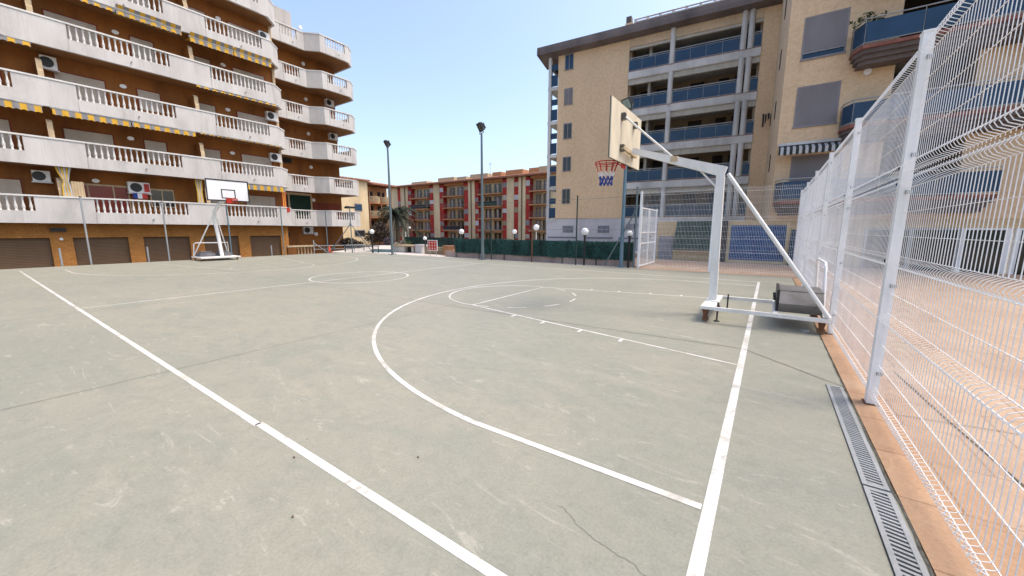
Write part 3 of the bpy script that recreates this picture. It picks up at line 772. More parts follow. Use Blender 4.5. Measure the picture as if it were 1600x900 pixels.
# projecting balconies with stepped soffits
for z, xl in ((8.70, 2.35), (5.78, 2.3), (2.85, .25), (11.62, 2.35)):
    X1 = 6.7 if z == 2.85 else (7.6 if z < 6 else 9)
    yf = 19.62
    def plan(ins): return [(xl-.12+ins*.6, WY-.002), (xl-.1+ins*.6, WY-.5), (xl+.15+ins*.6, yf+ins), (X1-ins*.6, yf+ins), (X1-ins*.6, WY-.002)]
    b = MB()
    b.prism(plan(0), z-.10, z+.02)
    o = b.build('balcony', 'slab_red', RB)
    t = MB()
    for i in range(3): t.prism(plan(.10+.14*i), z-.10-.16*(i+1), z-.101-.16*i)
    t.build('stepped_soffit', 'roof_brown', o)
    gl = MB(); P = plan(.03); zt = z+.86
    segs = [(P[0], P[1]), (P[1], P[2]), (P[2], P[3])]
    for a, c in segs:
        a = Vector(a); c = Vector(c); L = (c-a).length; k = max(1, round(L/1.6))
        for i in range(k):
            p = a+(c-a)*((i+.012)/k); q = a+(c-a)*((i+.988)/k)
            gl.bar((p.x, p.y, z+.48), (q.x, q.y, z+.48), .02, .72)
    gl.build('balcony_glass', 'glass_blue', o)
    hr = MB()
    hr.tube([(p[0], p[1], zt+.1) for p in P[:4]], .025, 8); hr.tube([(p[0], p[1], z+.1) for p in P[:4]], .018, 6)
    a = Vector(P[2]); c = Vector(P[3])
    for i in range(5): q = a+(c-a)*i/4; hr.tube([(q.x, q.y+.02, z), (q.x, q.y+.02, zt+.1)], .014, 6)
    hr.build('handrail', 'galvanised', o)
MB().disc((2.87, WY-.001, 8.02), (0, -1, 0), .13, .08, 14).build('wall_lamp', 'globe_white', RB)
# podium with shop fronts
pd = MB(); pd.box(-5.0, .05, WY, WY+9.5, -.3, 2.04); pd.build('podium', 'brick_buff', RB)
pd = MB(); pd.box(.05, 3.5, WY+.001, WY+.4, -.3, 2.049); pd.box(3.5, 10.4, WY+.001, WY+.4, 1.70, 2.049); pd.box(10.4, 14, WY+.001, WY+.4, -.3, 2.049); pd.build('ground_wall', 'brick_buff', RB)
o = MB().box(-1.47, .78, WY-.05, WY-.001, .12, 1.83).build('mosaic_panel', 'blue_mosaic', RB)
f = MB(); f.box(-1.6, -1.471, WY-.03, WY-.001, .0, 1.95); f.box(.781, .9, WY-.03, WY-.001, .0, 1.95); f.box(-1.6, .9, WY-.06, WY-.001, -.02, .118); f.build('panel_frame', 'cream', o)
o = MB().box(-4.9, -4.15, WY-.05, WY-.001, -.02, 1.25).build('metal_door', 'door_grey', RB)
tp = MB(); n = 14
tp.add([(-4.1+2.15*i/n+.0, WY-.42-.03*math.sin(i*1.9), zz) for zz in (.55,) for i in range(n+1)] + [(-4.0+2.1*i/n, WY-.03, 2.06) for i in range(n+1)], [(i, i+1, n+2+i, n+1+i) for i in range(n)])
tp.add([(-4.1+2.15*i/n+.0, WY-.40-.03*math.sin(i*1.9), zz) for zz in (.55,) for i in range(n+1)] + [(-4.0+2.1*i/n, WY-.02, 2.05) for i in range(n+1)], [(n+1+i, n+2+i, i+1, i) for i in range(n)])
tp.build('green_awning', 'awning_green', RB)
MB().box(-1.95, -1.63, WY-.2, WY-.001, -.05, 2.05).build('recess_shade_box', 'cloth_dark', RB)  # solid dark box before the wall, a recess's shade given as colour
# glazed doors at the right
for a, b in ((3.52, 4.9), (4.92, 6.24), (6.26, 7.52), (7.6, 9.0), (9.02, 10.38)):
    f = MB(); fw_ = .13 if a > 6 and a < 8 else .06
    f.box(a, a+fw_, WY-.06, WY+.1, -.1, 1.69); f.box(b-fw_, b, WY-.06, WY+.1, -.1, 1.69); f.box(a+fw_, b-fw_, WY-.06, WY+.1, 1.62, 1.69); f.box(a+fw_, b-fw_, WY-.055, WY+.1, -.1, -.02)
    o = f.build('glazed_door', 'white_paint' if fw_ > .1 else 'galvanised', RB)
    MB().box(a+fw_, b-fw_, WY-.02, WY+.06, -.02, 1.62).build('pane', 'glass_door', o)
# dark rolled awnings on the right of the mosaic
# washing hung on the brick strip
wsh = thing('washing', (-.95, 31.0, 8.9), 'black clothes hung out high on the brick wall between the two wings', 'clothes')
for i in range(4):
    MB().extr([(-1.0+.15*i, FY+.05, 9.55-.08*(i % 2)), (-.88+.15*i, FY+.05, 9.58), (-.86+.15*i-.05*(i % 2), FY+.05, 8.75+.25*(i % 3)), (-.97+.15*i, FY+.05, 8.65+.22*(i % 3))], (0, .05, 0)).build('garment', 'cloth_dark', wsh)
# roll of dark matting standing by the corner of the fence
rt = thing('rolled_mats', (1.25, 20.2, 0), 'dark blue rolled mats standing upright by the mosaic panel near the white fence', 'mat')
for i, (x, y) in enumerate(((1.05, 20.2), (1.28, 20.3), (1.5, 20.2))):
    MB().lathe([(.11, -.05), (.12, .4), (.115, 1.2), (.10, 1.62-.1*i)], (x, y, 0), 10).build('roll', 'cloth_dark' if i % 2 else 'glass_blue', rt)
# plants on the top balcony
pl = thing('balcony_plant', (2.6, 19.9, 9.6), 'leafy potted plant hanging over the highest blue glass balcony on the right', 'plant')
m = MB(); m.lathe([(.10, 0), (.15, .26)], (2.75, 19.95, 9.35), 10); m.build('pot', 'terracotta', pl)
m = MB()
for i in range(160):
    a = random.uniform(0, 6.28); q = random.random(); c = Vector((2.75, 19.92, 9.7))+Vector((math.cos(a)*.6*q-.15, math.sin(a)*.3*q, random.uniform(-.3, .3)*(1-q*.4)))
    d = Vector((random.uniform(-1, 1), random.uniform(-1, 1), random.uniform(-.6, .6))).normalized()*.09; e = d.cross(Vector((random.uniform(-1, 1), random.uniform(-1, 1), 1))).normalized()*.03
    m.add([c-d, c+e, c+d, c-e], [(0,1,2,3)])
m.build('foliage', 'leaf', pl)

# ------------------------------------------------------------------ far red and cream apartment block
FB = thing('apartment_block', (-58, 64, -1), 'long cream apartment block with red window strips beyond the pool', 'building')
Y0 = 64.0
def fx(px):   # column positions along the far facade
    t = [(570,-92.5),(620,-80.3),(641,-75.2),(690,-64.25),(737,-55.0),(789,-46.0),(815,-41.85),(857,-35.7)]
    for (a, xa), (b, xb) in zip(t, t[1:]):
        if px <= b: return xa+(xb-xa)*(px-a)/(b-a)
    return t[-1][1]+(px-857)*.146
EAVE = 12.1; FS = [-1.2, 1.45, 4.03, 6.6, 9.2]
MB().box(fx(600), fx(920), Y0+1.3, Y0+12, -1.2, EAVE).build('wall', 'cream', FB)
strips = [(622, 627), (638, 643), (672, 678.5), (687, 693), (725, 732), (742, 748), (785, 792), (803, 810), (821, 828)]
bays = [(643, 671), (693, 724), (748, 784), (828, 858)]
solid = [(612, 622), (627, 638), (678.5, 687), (732, 742), (792, 803), (810, 821), (858, 920)]
for a, b in solid:
    MB().box(fx(a), fx(b), Y0, Y0+1.3, -1.2, EAVE).build('pier', 'cream', FB)
for p in (634, 736.5, 815.5):
    MB().box(fx(p)-.09, fx(p)+.09, Y0-.14, Y0-.002, -1, EAVE).build('drain_pipe', 'trunk', FB)
for i, (a, b) in enumerate(strips):
    st = MB().box(fx(a), fx(b), Y0+.15, Y0+1.28, -1.2, EAVE-.25).build('window_strip', 'red_wall', FB)
    for k, z in enumerate(FS):
        x0, x1 = fx(a), fx(b)
        MB().box(x0+.06, x1-.06, Y0+.08, Y0+.149, z+1.05, z+2.1-.1*((i+k) % 3)).build('window', ('loggia_wall', 'shutter_grey', 'grey_render', 'red_wall', 'shutter_cream')[(i*3+k*2) % 5], st)
for i, (a, b) in enumerate(bays):
    x0, x1 = fx(a), fx(b)
    MB().box(x0, x1, Y0+.3, Y0+1.28, EAVE-.5, EAVE).build('bay_head', 'slab_orange', FB)
    for k, z in enumerate(FS):
        s = MB().box(x0+.02, x1-.02, Y0-.45, Y0+1.28, z-.22, z).build('balcony', 'slab_orange', FB)
        q = MB(); n = int((x1-x0)/.3)
        q.box(x0, x1, Y0-.42, Y0-.37, z+.92, z+.98); q.box(x0, x1, Y0-.41, Y0-.38, z+.08, z+.12)
        for j in range(n+1):
            x = x0+(x1-x0)*j/n; q.box(x-.02, x+.02, Y0-.405, Y0-.385, z, z+.92)
        q.build('railing', 'roof_brown', s)
        rr = random.Random(i*7+k)
        for t0, t1 in ((.16, .42), (.55, .85)):
            d = MB().box(x0+(x1-x0)*t0, x0+(x1-x0)*t1, Y0+1.22, Y0+1.31, z, z+2.05).build('balcony_door', 'glass_dark' if rr.random() < .75 else 'door_grey', FB)
            MB().box(x0+(x1-x0)*(t0+t1)/2-.25, x0+(x1-x0)*(t0+t1)/2+.25, Y0+1.18, Y0+1.219, z+.1, z+1.9).build('curtain', 'pale_wall' if rr.random() < .5 else 'loggia_wall', d)
    for k, z in enumerate(FS[1:]):
        if (i, k) in ((2, 2), (0, 2), (1, 0)):
            MB().box(x0+.3, x1-.9, Y0-.46, Y0-.43, z+.05, z+.9).build('balcony_screen', 'awning_green' if i == 2 else 'cloth_dark', FB)
rf = MB()
rf.extr([(fx(605), Y0-1.0, EAVE+.0), (fx(605), Y0-1.0, EAVE+.3), (fx(605), Y0+3, EAVE+1.05), (fx(605), Y0+13, EAVE+1.05), (fx(605), Y0+13, EAVE)], (fx(930)-fx(605), 0, 0))
o = rf.build('roof', 'tile_roof', FB)
for a, b, h in ((626, 650, .75), (668, 692, 1.25), (697, 712, 1.0), (718, 745, 1.35), (753, 767, 1.35), (774, 800, 1.5), (810, 826, 1.5), (826, 862, 1.7)):
    MB().box(fx(a), fx(b), Y0+4, Y0+9, EAVE+.6, EAVE+1.15+h*.7).build('roof_house', 'slab_orange' if a % 3 == 0 else 'cream_edge', o)
a_ = MB(); a_.tube([(fx(745), Y0+5, EAVE+1), (fx(745), Y0+5, EAVE+4.6)], .05, 5); a_.tube([(fx(745)-.5, Y0+5, EAVE+4.2), (fx(745)+.5, Y0+5, EAVE+4.2)], .04, 5); a_.build('aerial', 'galvanised', o)

# ------------------------------------------------------------------ cream house with orange balconies left of it
CB = thing('cream_house', (-62, 42, -1), 'cream house with curved orange balconies between the ochre building and the red strip block', 'building')
MB().box(-75, -60, 30, 41.3, -1.2, 10.0).build('wall', 'cream', CB)
MB().box(-75, -61.6, 41.3, 46.6, -1.2, 9.4).build('wall', 'slab_orange', CB)
r_ = MB(); r_.extr([(-59.4, 29.5, 10.0), (-59.4, 29.5, 10.25), (-68, 29.5, 11.4), (-76, 29.5, 10.2), (-76, 29.5, 10.0)], (0, 12.0, 0))
r_.extr([(-59.0, 41.52, 9.5), (-59.0, 41.52, 9.75), (-68, 41.52, 11.2), (-76, 41.52, 9.8), (-76, 41.52, 9.5)], (0, 5.4, 0)); r_.build('roof', 'tile_roof', CB)
window(CB, -59.99, 38.5, 40.0, 4.75, 6.05, (), 'shutter_grey', 'glass_blue', .1)
window(CB, -59.99, 38.2, 40.3, .3, 1.5, (), 'shutter_grey', 'glass_dark', .1)
for z in (1.2, 3.9, 6.5):
    n = 14; pts = [(-61.6, 41.4)]
    pts += [(-60.3+.9*math.sin(math.pi*i/n), 41.5+2.6*i/n) for i in range(n+1)] + [(-60.3+.7*math.sin(math.pi*i/n), 44.1+2.4*i/n) for i in range(1, n+1)] + [(-61.6, 46.55)]
    s = MB().prism(pts, z-.3, z).build('balcony', 'slab_orange', CB)
    q = MB(); q.tube([(x, y, z+.95) for x, y in pts], .05, 6)
    for j in range(0, len(pts)-1):
        for f in (0, .5):
            x = pts[j][0]+(pts[j+1][0]-pts[j][0])*f; y = pts[j][1]+(pts[j+1][1]-pts[j][1])*f
            q.tube([(x, y, z), (x, y, z+.95)], .04, 5)
    q.build('railing', 'cream_edge', s)
    for y in (41.9, 44.5): MB().box(-61.62, -61.5, y, y+1.5, z, z+2.0).build('balcony_door', 'glass_dark', CB)
    for y in (41.6, 44.1, 46.4): MB().tube([(-60.0, y, z), (-60.0, y, z+2.5)], .09, 6).build('post', 'terracotta', CB)

# ------------------------------------------------------------------ back boundary: low wall with green screen hedge
lw = MB(); lw.box(-16.3, -4.75, 15.68, 15.84, -.1, .28)
tag(lw.build('low_wall', 'pink_wall', None, (-10, 15.75, 0)), 'low pinkish wall under the green hedge screen behind the court', 'wall')
hs = thing('hedge_screen', (-10.5, 15.6, .3), 'dark green artificial hedge screen fixed along the low wall', 'hedge')
hb = MB(); hb.box(-15.4, -4.75, 15.63, 15.675, .24, 1.04); hb.build('backing', 'hedge_back', hs)
for x in [-15.35+1.77*i for i in range(7)]:
    MB().tube([(x, 15.61, -.1), (x, 15.61, 1.08)], .022, 6).build('post', 'dark_green', hs)
lf = MB(); rnd = random.Random(3)
for i in range(13000):
    x = rnd.uniform(-15.45, -4.72); z = rnd.uniform(.22, 1.06)+.02*math.sin(x*3.1); c = Vector((x, 15.58+rnd.uniform(-.06, .03), z))
    d = Vector((rnd.uniform(-.6, .6), rnd.uniform(-.5, .3), rnd.uniform(-1, .2))).normalized()*rnd.uniform(.03, .075); e = d.cross(Vector((rnd.uniform(-.4, .4), 1, rnd.uniform(-.4, .4)))).normalized()*.011
    lf.add([c-d, c+e, c+d, c-e], [(0,1,2,3)])
lf.build('needles', 'hedge_leaf', hs)
dm = thing('mesh_screen', (-21, 19.3, 0), 'dark green windbreak mesh on thin posts left of the hedge screen, behind the red sign', 'screen')
m = MB(); m.box(-24.2, -18.0, 19.3, 19.33, .25, .98); m.build('mesh', 'hedge_back', dm)
for x in (-24.2, -22.6, -21.0, -19.5, -18.0): MB().tube([(x, 19.27, -.1), (x, 19.27, 1.0)], .03, 6).build('post', 'black', dm)
sw_ = MB(); sw_.box(-19.3, -17.2, 16.8, 17.05, -.1, .42); tag(sw_.build('stone_wall', 'stone_wall', None, (-18, 17, 0)), 'rough stone garden wall behind the red sign', 'wall')
bw_ = MB(); bw_.box(-17.18, -16.35, 16.4, 16.8, -.1, .5); bw_.box(-17.22, -16.31, 16.36, 16.84, .5, .56); tag(bw_.build('brick_pier', 'terracotta', None, (-17, 16.6, 0)), 'short brown brick pier at the left end of the hedge screen', 'pier')
ww = thing('pool_kiosk', (-21.2, 17.2, 0), 'low white rendered pump house with a black opening beside the pool', 'kiosk')
m = MB(); m.box(-22.9, -21.65, 17.0, 18.2, -.1, .36); m.box(-20.92, -20.72, 17.0, 18.2, -.1, .36); m.box(-21.65, -20.92, 17.6, 18.2, -.1, .36); m.build('wall', 'pale_wall', ww)
m = MB(); m.box(-23.0, -20.6, 16.9, 18.3, .361, .44); m.build('cap', 'loggia_wall', ww)
m = MB(); m.box(-21.65, -20.92, 17.3, 17.32, -.1, .36); m.build('opening', 'black', ww)  # black sheet across the gap, shade of the inside painted on
wp = MB(); wp.box(-20.5, -19.85, 17.0, 17.5, -.1, .46); wp.box(-20.55, -19.8, 16.95, 17.55, .46, .53); tag(wp.build('white_pillar', 'grey_render', None, (-20.2, 17.2, 0)), 'square pale pillar left of the red notice board', 'pillar')
# red notice board
sg = thing('notice_board', (-17.45, 15.9, 0), 'red pool notice board with white pictograms in a white frame', 'sign')
MB().box(-17.86, -17.0, 15.70, 15.72, .25, .92).build('frame', 'white_paint', sg)
MB().box(-17.80, -17.06, 15.685, 15.699, .30, .87).build('board', 'red_paint', sg)
for i in range(3):
    for j in range(3):
        MB().disc((-17.66+.23*i, 15.684, .40+.18*j), (0, -1, 0), .055, .004, 10).build('pictogram', 'pale_wall', sg)
for x in (-17.7, -17.15): MB().tube([(x, 15.74, -.08), (x, 15.74, .3)], .02, 6).build('leg', 'galvanised', sg)
# pool and railing
struct(MB().prism([(-24.5, 15.6), (-22.0, 16.6), (-24.0, 19.5), (-27.5, 18.6)], -.3, -.06), 'pool_water', 'pool_water', 'pale blue swimming pool')
rl = thing('pool_railing', (-24, 15.1, 0), 'thin pool railing of upright bars at the far left court corner', 'railing')
m = MB()
for i in range(26):
    t = i/25; x = -25.2+(2.5)*t; y = 14.6+.95*t; m.tube([(x, y, -.07), (x, y, .42)], .012, 5)
m.tube([(-25.2, 14.6, .42), (-22.7, 15.55, .42)], .018, 6); m.build('bars', 'galvanised', rl)
for x, y in ((-25.2, 14.6), (-22.7, 15.55)): MB().tube([(x, y, -.07), (x, y, .5)], .03, 6).build('post', 'black', rl)

# railing and balustrade by the ochre building
lb = thing('low_balustrade', (-28, 12.9, -1), 'low ochre balustrade wall at the foot of the ochre building', 'balustrade')
m = MB(); baluster_row(m, -28, 12.55, 13.7, -.55, .3); m.build('balusters', 'cream_edge', lb)
m = MB(); m.box(-28.12, -27.88, 11.9, 13.75, .3, .41); m.build('rail', 'cream_edge', lb)
m = MB(); m.box(-28.1, -27.9, 11.9, 12.5, -1.12, .3); m.box(-28.1, -27.9, 12.5, 13.75, -1.12, -.55); m.build('wall', 'ochre', lb)
wr = thing('walkway_railing', (-27, 15, 0), 'grey walkway railing beyond the far left court corner', 'railing')
m = MB(); m.tube([(-27.6, 13.6, .36), (-27, 15, .36), (-25.9, 16.6, .40)], .03, 6); m.tube([(-27.6, 13.6, .1), (-27, 15, .1), (-25.9, 16.6, .14)], .02, 6); m.build('rail', 'galvanised', wr)
for i in range(6):
    t = i/5; x = -27.6+1.7*t; y = 13.6+3*t; MB().tube([(x, y, -.8), (x, y, .4)], .03, 6).build('post', 'mast_grey', wr)
m = MB(); m.box(-33, -31, 21.8, 27, -1.2, -.05); tag(m.build('planter_wall', 'pale_wall', None, (-32, 24, -1)), 'pale planter wall behind the walkway railing', 'wall')
# braced lamp post (A-frame of struts)
af = thing('braced_lamp_post', (-19.9, 12.6, 0), 'dark lamp post held by two slanting struts at the far left corner', 'lamp post')
ax, ay = -23.9, 14.3
MB().tube([(ax, ay, -.1), (ax, ay, 3.05)], .035, 8).build('post', 'mast_grey', af)
for x, y in ((-25.0, 13.25), (-23.0, 15.3)): MB().tube([(ax, ay, 1.95), (x, y, -.05)], .028, 6).build('strut', 'mast_grey', af)
b_ = MB(); b_.extr([(ax-.4, ay-.2, 3.0), (ax+.05, ay+.05, 3.0), (ax+.05, ay+.05, 3.12), (ax-.3, ay-.15, 3.16)], (.15, .3, 0)); b_.build('lamp_head', 'black', af)
cn = MB(); cn.box(-25.62, -25.34, 13.42, 13.70, -.05, .02); cn.lathe([(.12, .02), (.03, .42)], (-25.48, 13.56, 0), 10); tag(cn.build('traffic_cone', 'orange_cone', None, (-25.48, 13.56, 0)), 'small red traffic cone at the foot of the braced lamp post', 'cone')
ps = thing('closed_parasol', (-25.3, 20.5, 0), 'closed pale parasol standing beside the pool', 'parasol')
MB().tube([(-25.6, 20.5, -.1), (-25.6, 20.5, 1.4)], .03, 6).build('pole', 'white_paint', ps)
m = MB(); m.lathe([(.5, -.02), (.48, .04)], (-25.6, 20.5, .2), 14); m.build('table_top', 'pale_wall', ps)

# ------------------------------------------------------------------ plants
def leaf_cloud(mb, blobs, n, size, rnd, flat=.5):
    tot = sum(b[3]*b[4]*b[5] for b in blobs)
    for (cx, cy, cz, rx, ry, rz) in blobs:
        for i in range(int(n*rx*ry*rz/tot)):
            while True:
                p = Vector((rnd.uniform(-1, 1), rnd.uniform(-1, 1), rnd.uniform(-1, 1)))
                if .25 < p.length < 1: break
            c = Vector((cx+p.x*rx, cy+p.y*ry, cz+p.z*rz))
            d = Vector((rnd.uniform(-1, 1), rnd.uniform(-1, 1), rnd.uniform(-flat, flat))).normalized()*size*rnd.uniform(.6, 1.3)
            e = d.cross(Vector((rnd.uniform(-1, 1), rnd.uniform(-1, 1), rnd.uniform(-1, 1)))).normalized()*size*.45
            mb.add([c-d, c+e, c+d, c-e], [(0,1,2,3)])
def palm(x, y, h, fr, label, z0=-.8, nf=60, seed=1):
    rnd = random.Random(seed)
    t = thing('palm_tree', (x, y, z0), label, 'palm tree')
    m = MB(); m.tube([(x, y, z0), (x+.05, y, z0+h*.5), (x, y, z0+h)], .33, 10, .27)
    m.build('trunk', 'trunk', t)
    m = MB()
    for i in range(nf):
        a = rnd.uniform(0, 6.28); el = rnd.uniform(-.5, 1.2); L = fr*rnd.uniform(.85, 1.1)
        pts = []
        for j in range(9):
            s = j/8; e = el-1.5*s*s
            pts.append(Vector((x+math.cos(a)*L*s*math.cos(el*.6), y+math.sin(a)*L*s*math.cos(el*.6), z0+h+L*(math.sin(el)*s-.75*s*s))))
        for j in range(1, 9):
            p, q = pts[j-1], pts[j]; tt = (q-p).normalized(); sd = tt.cross(Vector((0, 0, 1))).normalized()
            for s in (0, .33, .66):
                b = p+(q-p)*s
                for sg_ in (-1, 1):
                    tip = b+sd*sg_*L*.15*(1-.55*j/9)+tt*L*.10-Vector((0, 0, L*.06))
                    m.add([b, b+tt*.16, tip], [(0, 1, 2)])
            m.tube([p, q], .025, 3, None, False)
    m.build('crown', 'palm_leaf', t)
    return t
palm(-57.0, 45.0, 5.3, 4.7, 'tall palm tree in front of the cream house with orange balconies', seed=2)
def bush(name, label, x, y, z0, blobs, n, size, mat, cat='bush', seed=1, stem=.6):
    rnd = random.Random(seed); t = thing(name, (x, y, z0), label, cat)
    m = MB()
    for k in range(4): a = k*1.6; m.tube([(x, y, z0), (x+.3*math.cos(a), y+.3*math.sin(a), z0+stem)], .05, 5, .02)
    m.build('stem', 'trunk', t)
    m = MB(); leaf_cloud(m, [(x+a, y+b, z0+c, d, e, f) for a, b, c, d, e, f in blobs], n, size, rnd); m.build('foliage', mat, t)
    return t
bush('dark_tree', 'dark brown leafed tree below the palm, left of the tallest left mast', -53.5, 38.5, -1, [(0,0,2.0,1.9,1.7,1.6), (-1.3,-.6,1.3,1.2,1.2,1.1), (1.2,.5,1.2,1.0,1,1.1), (.4,0,3.1,1.1,1.0,.8)], 1500, .2, 'bush_dark', 'tree', 4, 2)
bush('round_bush', 'small greyish purple bush on the pool terrace left of the first mast', -32.6, 24.2, -.2, [(0,0,.55,.75,.6,.45)], 700, .08, 'purple_bush', 'bush', 5, .3)
bush('spiky_shrub', 'dry spiky shrub in the planter behind the walkway railing', -32.6, 19.6, -.6, [(0,0,.9,.9,.7,.5), (.6,.6,.7,.6,.5,.4)], 600, .16, 'bush_dark', 'shrub', 6, .7)
bush('low_shrub', 'brown low hedge shrub behind the pump house', -25.3, 20.6, -.2, [(0,0,.5,1.6,.7,.4), (1.6,.3,.5,1.2,.6,.4)], 900, .09, 'bush_dark', 'shrub', 8, .3)
yc = thing('yucca', (-22.4, 17.9, .3), 'spiky yucca standing behind the white pump house', 'plant')
m = MB()
for i in range(26):
    a = i*2.4; L = .8; tip = Vector((-23.4+math.cos(a)*L*.8, 18.9+math.sin(a)*L*.8, .35+.3+.5*random.random()))
    b = Vector((-23.4, 18.9, .3)); s = Vector((-math.sin(a), math.cos(a), 0))*.035; m.add([b-s, b+s, tip], [(0, 1, 2)])
m.build('leaves', 'leaf', yc)
m = MB(); m.tube([(-23.4, 18.9, -.1), (-23.4, 18.9, .35)], .06, 6); m.build('stem', 'trunk', yc)

# ------------------------------------------------------------------ white welded-mesh fence along the right side
VZ = [(.04,0),(.10,0),(.117,-.045),(.135,-.06),(.153,-.045),(.17,0),(.765,0),(.79,-.045),(.815,-.06),(.84,-.045),(.865,0),(1.265,0),(1.29,-.045),(1.315,-.06),(1.34,-.045),(1.365,0),(1.93,0),(1.953,-.045),(1.975,-.06),(1.997,-.045),(2.02,0),(2.035,0)]
VZ2 = [(2.045,0),(2.06,0),(2.08,-.045),(2.105,-.06),(2.13,-.045),(2.15,0),(2.965,0),(2.99,-.045),(3.015,-.06),(3.04,-.045),(3.065,0),(3.12,0)]
HZ = [.10,.17,.38,.57,.765,.865,1.04,1.265,1.365,1.53,1.73,1.93,2.02,2.06,2.15,2.35,2.57,2.76,2.965,3.065]
def mesh_panel(L, wr=.0026):
    """panel along +Y from 0 to L, folds bulging to -X"""
    m = MB(); n = round(L/.05)
    for i in range(n+1):
        y = L*i/n
        for prof in (VZ, VZ2): m.tube([(dx, y, z) for z, dx in prof], wr, 4, None, False, phase=.785)
    for z in HZ: m.tube([(-wr*1.6, 0, z), (-wr*1.6, L, z)], wr, 4, None, False, phase=.785)
    return m
SP = 2.865; FX = 1.055
wf = thing('mesh_fence', (FX, 6, 0), 'tall white welded mesh fence with square posts along the right side', 'fence')
post_bm = MB(); post_bm.box(-.035, .035, -.045, .045, .005, 3.14); post_bm.box(-.04, .04, -.05, .05, 3.14, 3.155)
pm = None; fm = None
for i in range(-2, 6):
    y = 3.4-.02+SP*(i)
    if pm is None:
        pm = post_bm.build('fence_post', 'fence_white', wf); p = pm
        pl_ = MB().box(-.05, .05, -.06, .06, -.004, .006).build('base_plate', 'rust', pm)
        cl = MB()
        for z in (.3, 1.1, 1.9, 2.2, 2.95): cl.box(.0, .045, -.055, -.046, z-.015, z+.015); cl.box(.0, .045, .046, .055, z-.015, z+.015)
        clo = cl.build('clamps', 'galvanised', pm)
    else: p = copy_tree(pm, wf)
    p.matrix_parent_inverse = wf.matrix_basis.inverted() if False else Matrix.Translation(wf.location).inverted(); p.location = (FX, y, 0)
    if i < 5:
        if fm is None: fm = mesh_panel(SP-.12).build('mesh_panel', 'fence_white', wf); q = fm
        else: q = copy_tree(fm, wf)
        q.matrix_parent_inverse = Matrix.Translation(wf.location).inverted(); q.location = (FX+.01, y+.06, 0)
hl = MB(); hl.tube([(FX-.06, 6.75, .2), (FX-.10, 6.75, .98), (FX-.10, 6.85, 1.05), (FX-.10, 7.95, 1.05), (FX-.10, 8.05, .98), (FX-.06, 8.05, .2)], .022, 8); hl.build('pull_bar', 'fence_white', wf)
# back fence and open gate
bf = thing('mesh_fence', (-1.6, 14.8, 0), 'white welded mesh fence across the back, in front of the blue mosaic shop front', 'fence')
LBK = 2.66
mp = mesh_panel(LBK-.1, .003)
rot = Matrix.Rotation(-math.pi/2, 4, 'Z')
first = None
for k, x in enumerate((-4.32, -1.64)):
    if first is None:
        mm = MB(); mm.v = [tuple(rot @ Vector(v)) for v in mp.v]; mm.f = mp.f; mm.sm = mp.sm
        first = mm.build('mesh_panel', 'fence_white', bf); q = first
    else: q = copy_tree(first, bf)
    q.matrix_parent_inverse = Matrix.Translation(bf.location).inverted(); q.location = (x+.05, 14.8, 0)
for x in (-4.32, -1.64):
    MB().box(x-.04, x+.04, 14.76, 14.84, .0, 3.14).build('fence_post', 'fence_white', bf)
gt = thing('fence_gate', (-4.3, 14.85, 0), 'white mesh gate leaf standing open at the back of the court', 'gate')
m = MB(); GL = 2.5
for y in (14.9, 16.1, 14.9+GL): m.box(-4.34, -4.28, y-.03, y+.03, .04, 2.55 if y != 16.1 else 2.5)
for z in (.06, 1.0, 1.45, 2.46): m.box(-4.335, -4.285, 14.9, 14.9+GL, z, z+.05)
m.build('gate_frame', 'fence_white', gt)
m = MB()
for i in range(int(GL/.05)):
    y = 14.93+i*.05; m.tube([(-4.31, y, .06), (-4.31, y, 2.5)], .0027, 4, None, False)
for z in (.4, .7, 1.2, 1.8, 2.1): m.tube([(-4.315, 14.9, z), (-4.315, 14.9+GL, z)], .0027, 4, None, False)
m.build('gate_mesh', 'fence_white', gt)
MB().tube([(-4.27, 16.1, 1.3), (-4.18, 16.1, 1.3), (-4.18, 16.22, 1.3)], .014, 6).build('latch', 'black', gt)

# net posts along the court edge (green and galvanised)
def net_post(x, y, h, label, r=.032, mat='galvanised', z0=-.3):
    t = thing('net_post', (x, y, 0), label, 'post', 'chain net posts around the court')
    MB().tube([(x, y, z0), (x, y, h)], r, 8).build('pole', mat, t)
    MB().lathe([(r*1.2, 0), (r*1.1, .03), (.004, .05)], (x, y, h), 8).build('cap', 'black', t)
    return t
for x, y, h, lab, mt in ((-24.42, 2.02, 2.9, 'net post leaning against the white balcony left of the second garage', 'galvanised'),
                     (-24.42, 4.65, 2.85, 'net post between the third garage door and the far hoop', 'galvanised'),
                     (-24.42, 7.3, 2.82, 'net post just right of the far hoop backboard', 'blue_grey'),
                     (-24.42, 10.05, 2.95, 'net post in front of the ochre corner pilaster', 'mast_grey'),
                     (-24.0, 12.6, 2.8, 'net post in front of the far wing balustrade', 'mast_grey'),
                     (-7.05, 14.55, 3.05, 'dark green net post in front of the brick facade beside the big globe lamp', 'dark_green'),
                     (-12.15, 14.9, 2.5, 'thin dark net post right beside the middle floodlight mast', 'dark_green'),
                     (-9.6, 14.9, 2.0, 'rusty thin net post in front of the hedge screen, between two masts', 'rust')):
    net_post(x, y, h, lab, mat=mt)
for x, y, h, lab in ((-24.55, 1.2, .75, 'short bare post in front of the first garage door'), (-24.55, 3.92, .72, 'short bare post beside the third garage door'), (-24.9, 9.55, .6, 'short bare post in front of the last garage door'), (-24.6, 12.0, .85, 'short post with a slanting stay by the low balustrade')):
    t = thing('short_post', (x, y, 0), lab, 'post', 'short posts along the court edge'); MB().tube([(x, y, -1.1), (x, y, h)], .035, 8).build('pole', 'galvanised', t)
    if 'stay' in lab: MB().tube([(x, y, .7), (x+.2, y+.95, -.1)], .025, 6).build('stay', 'galvanised', t)
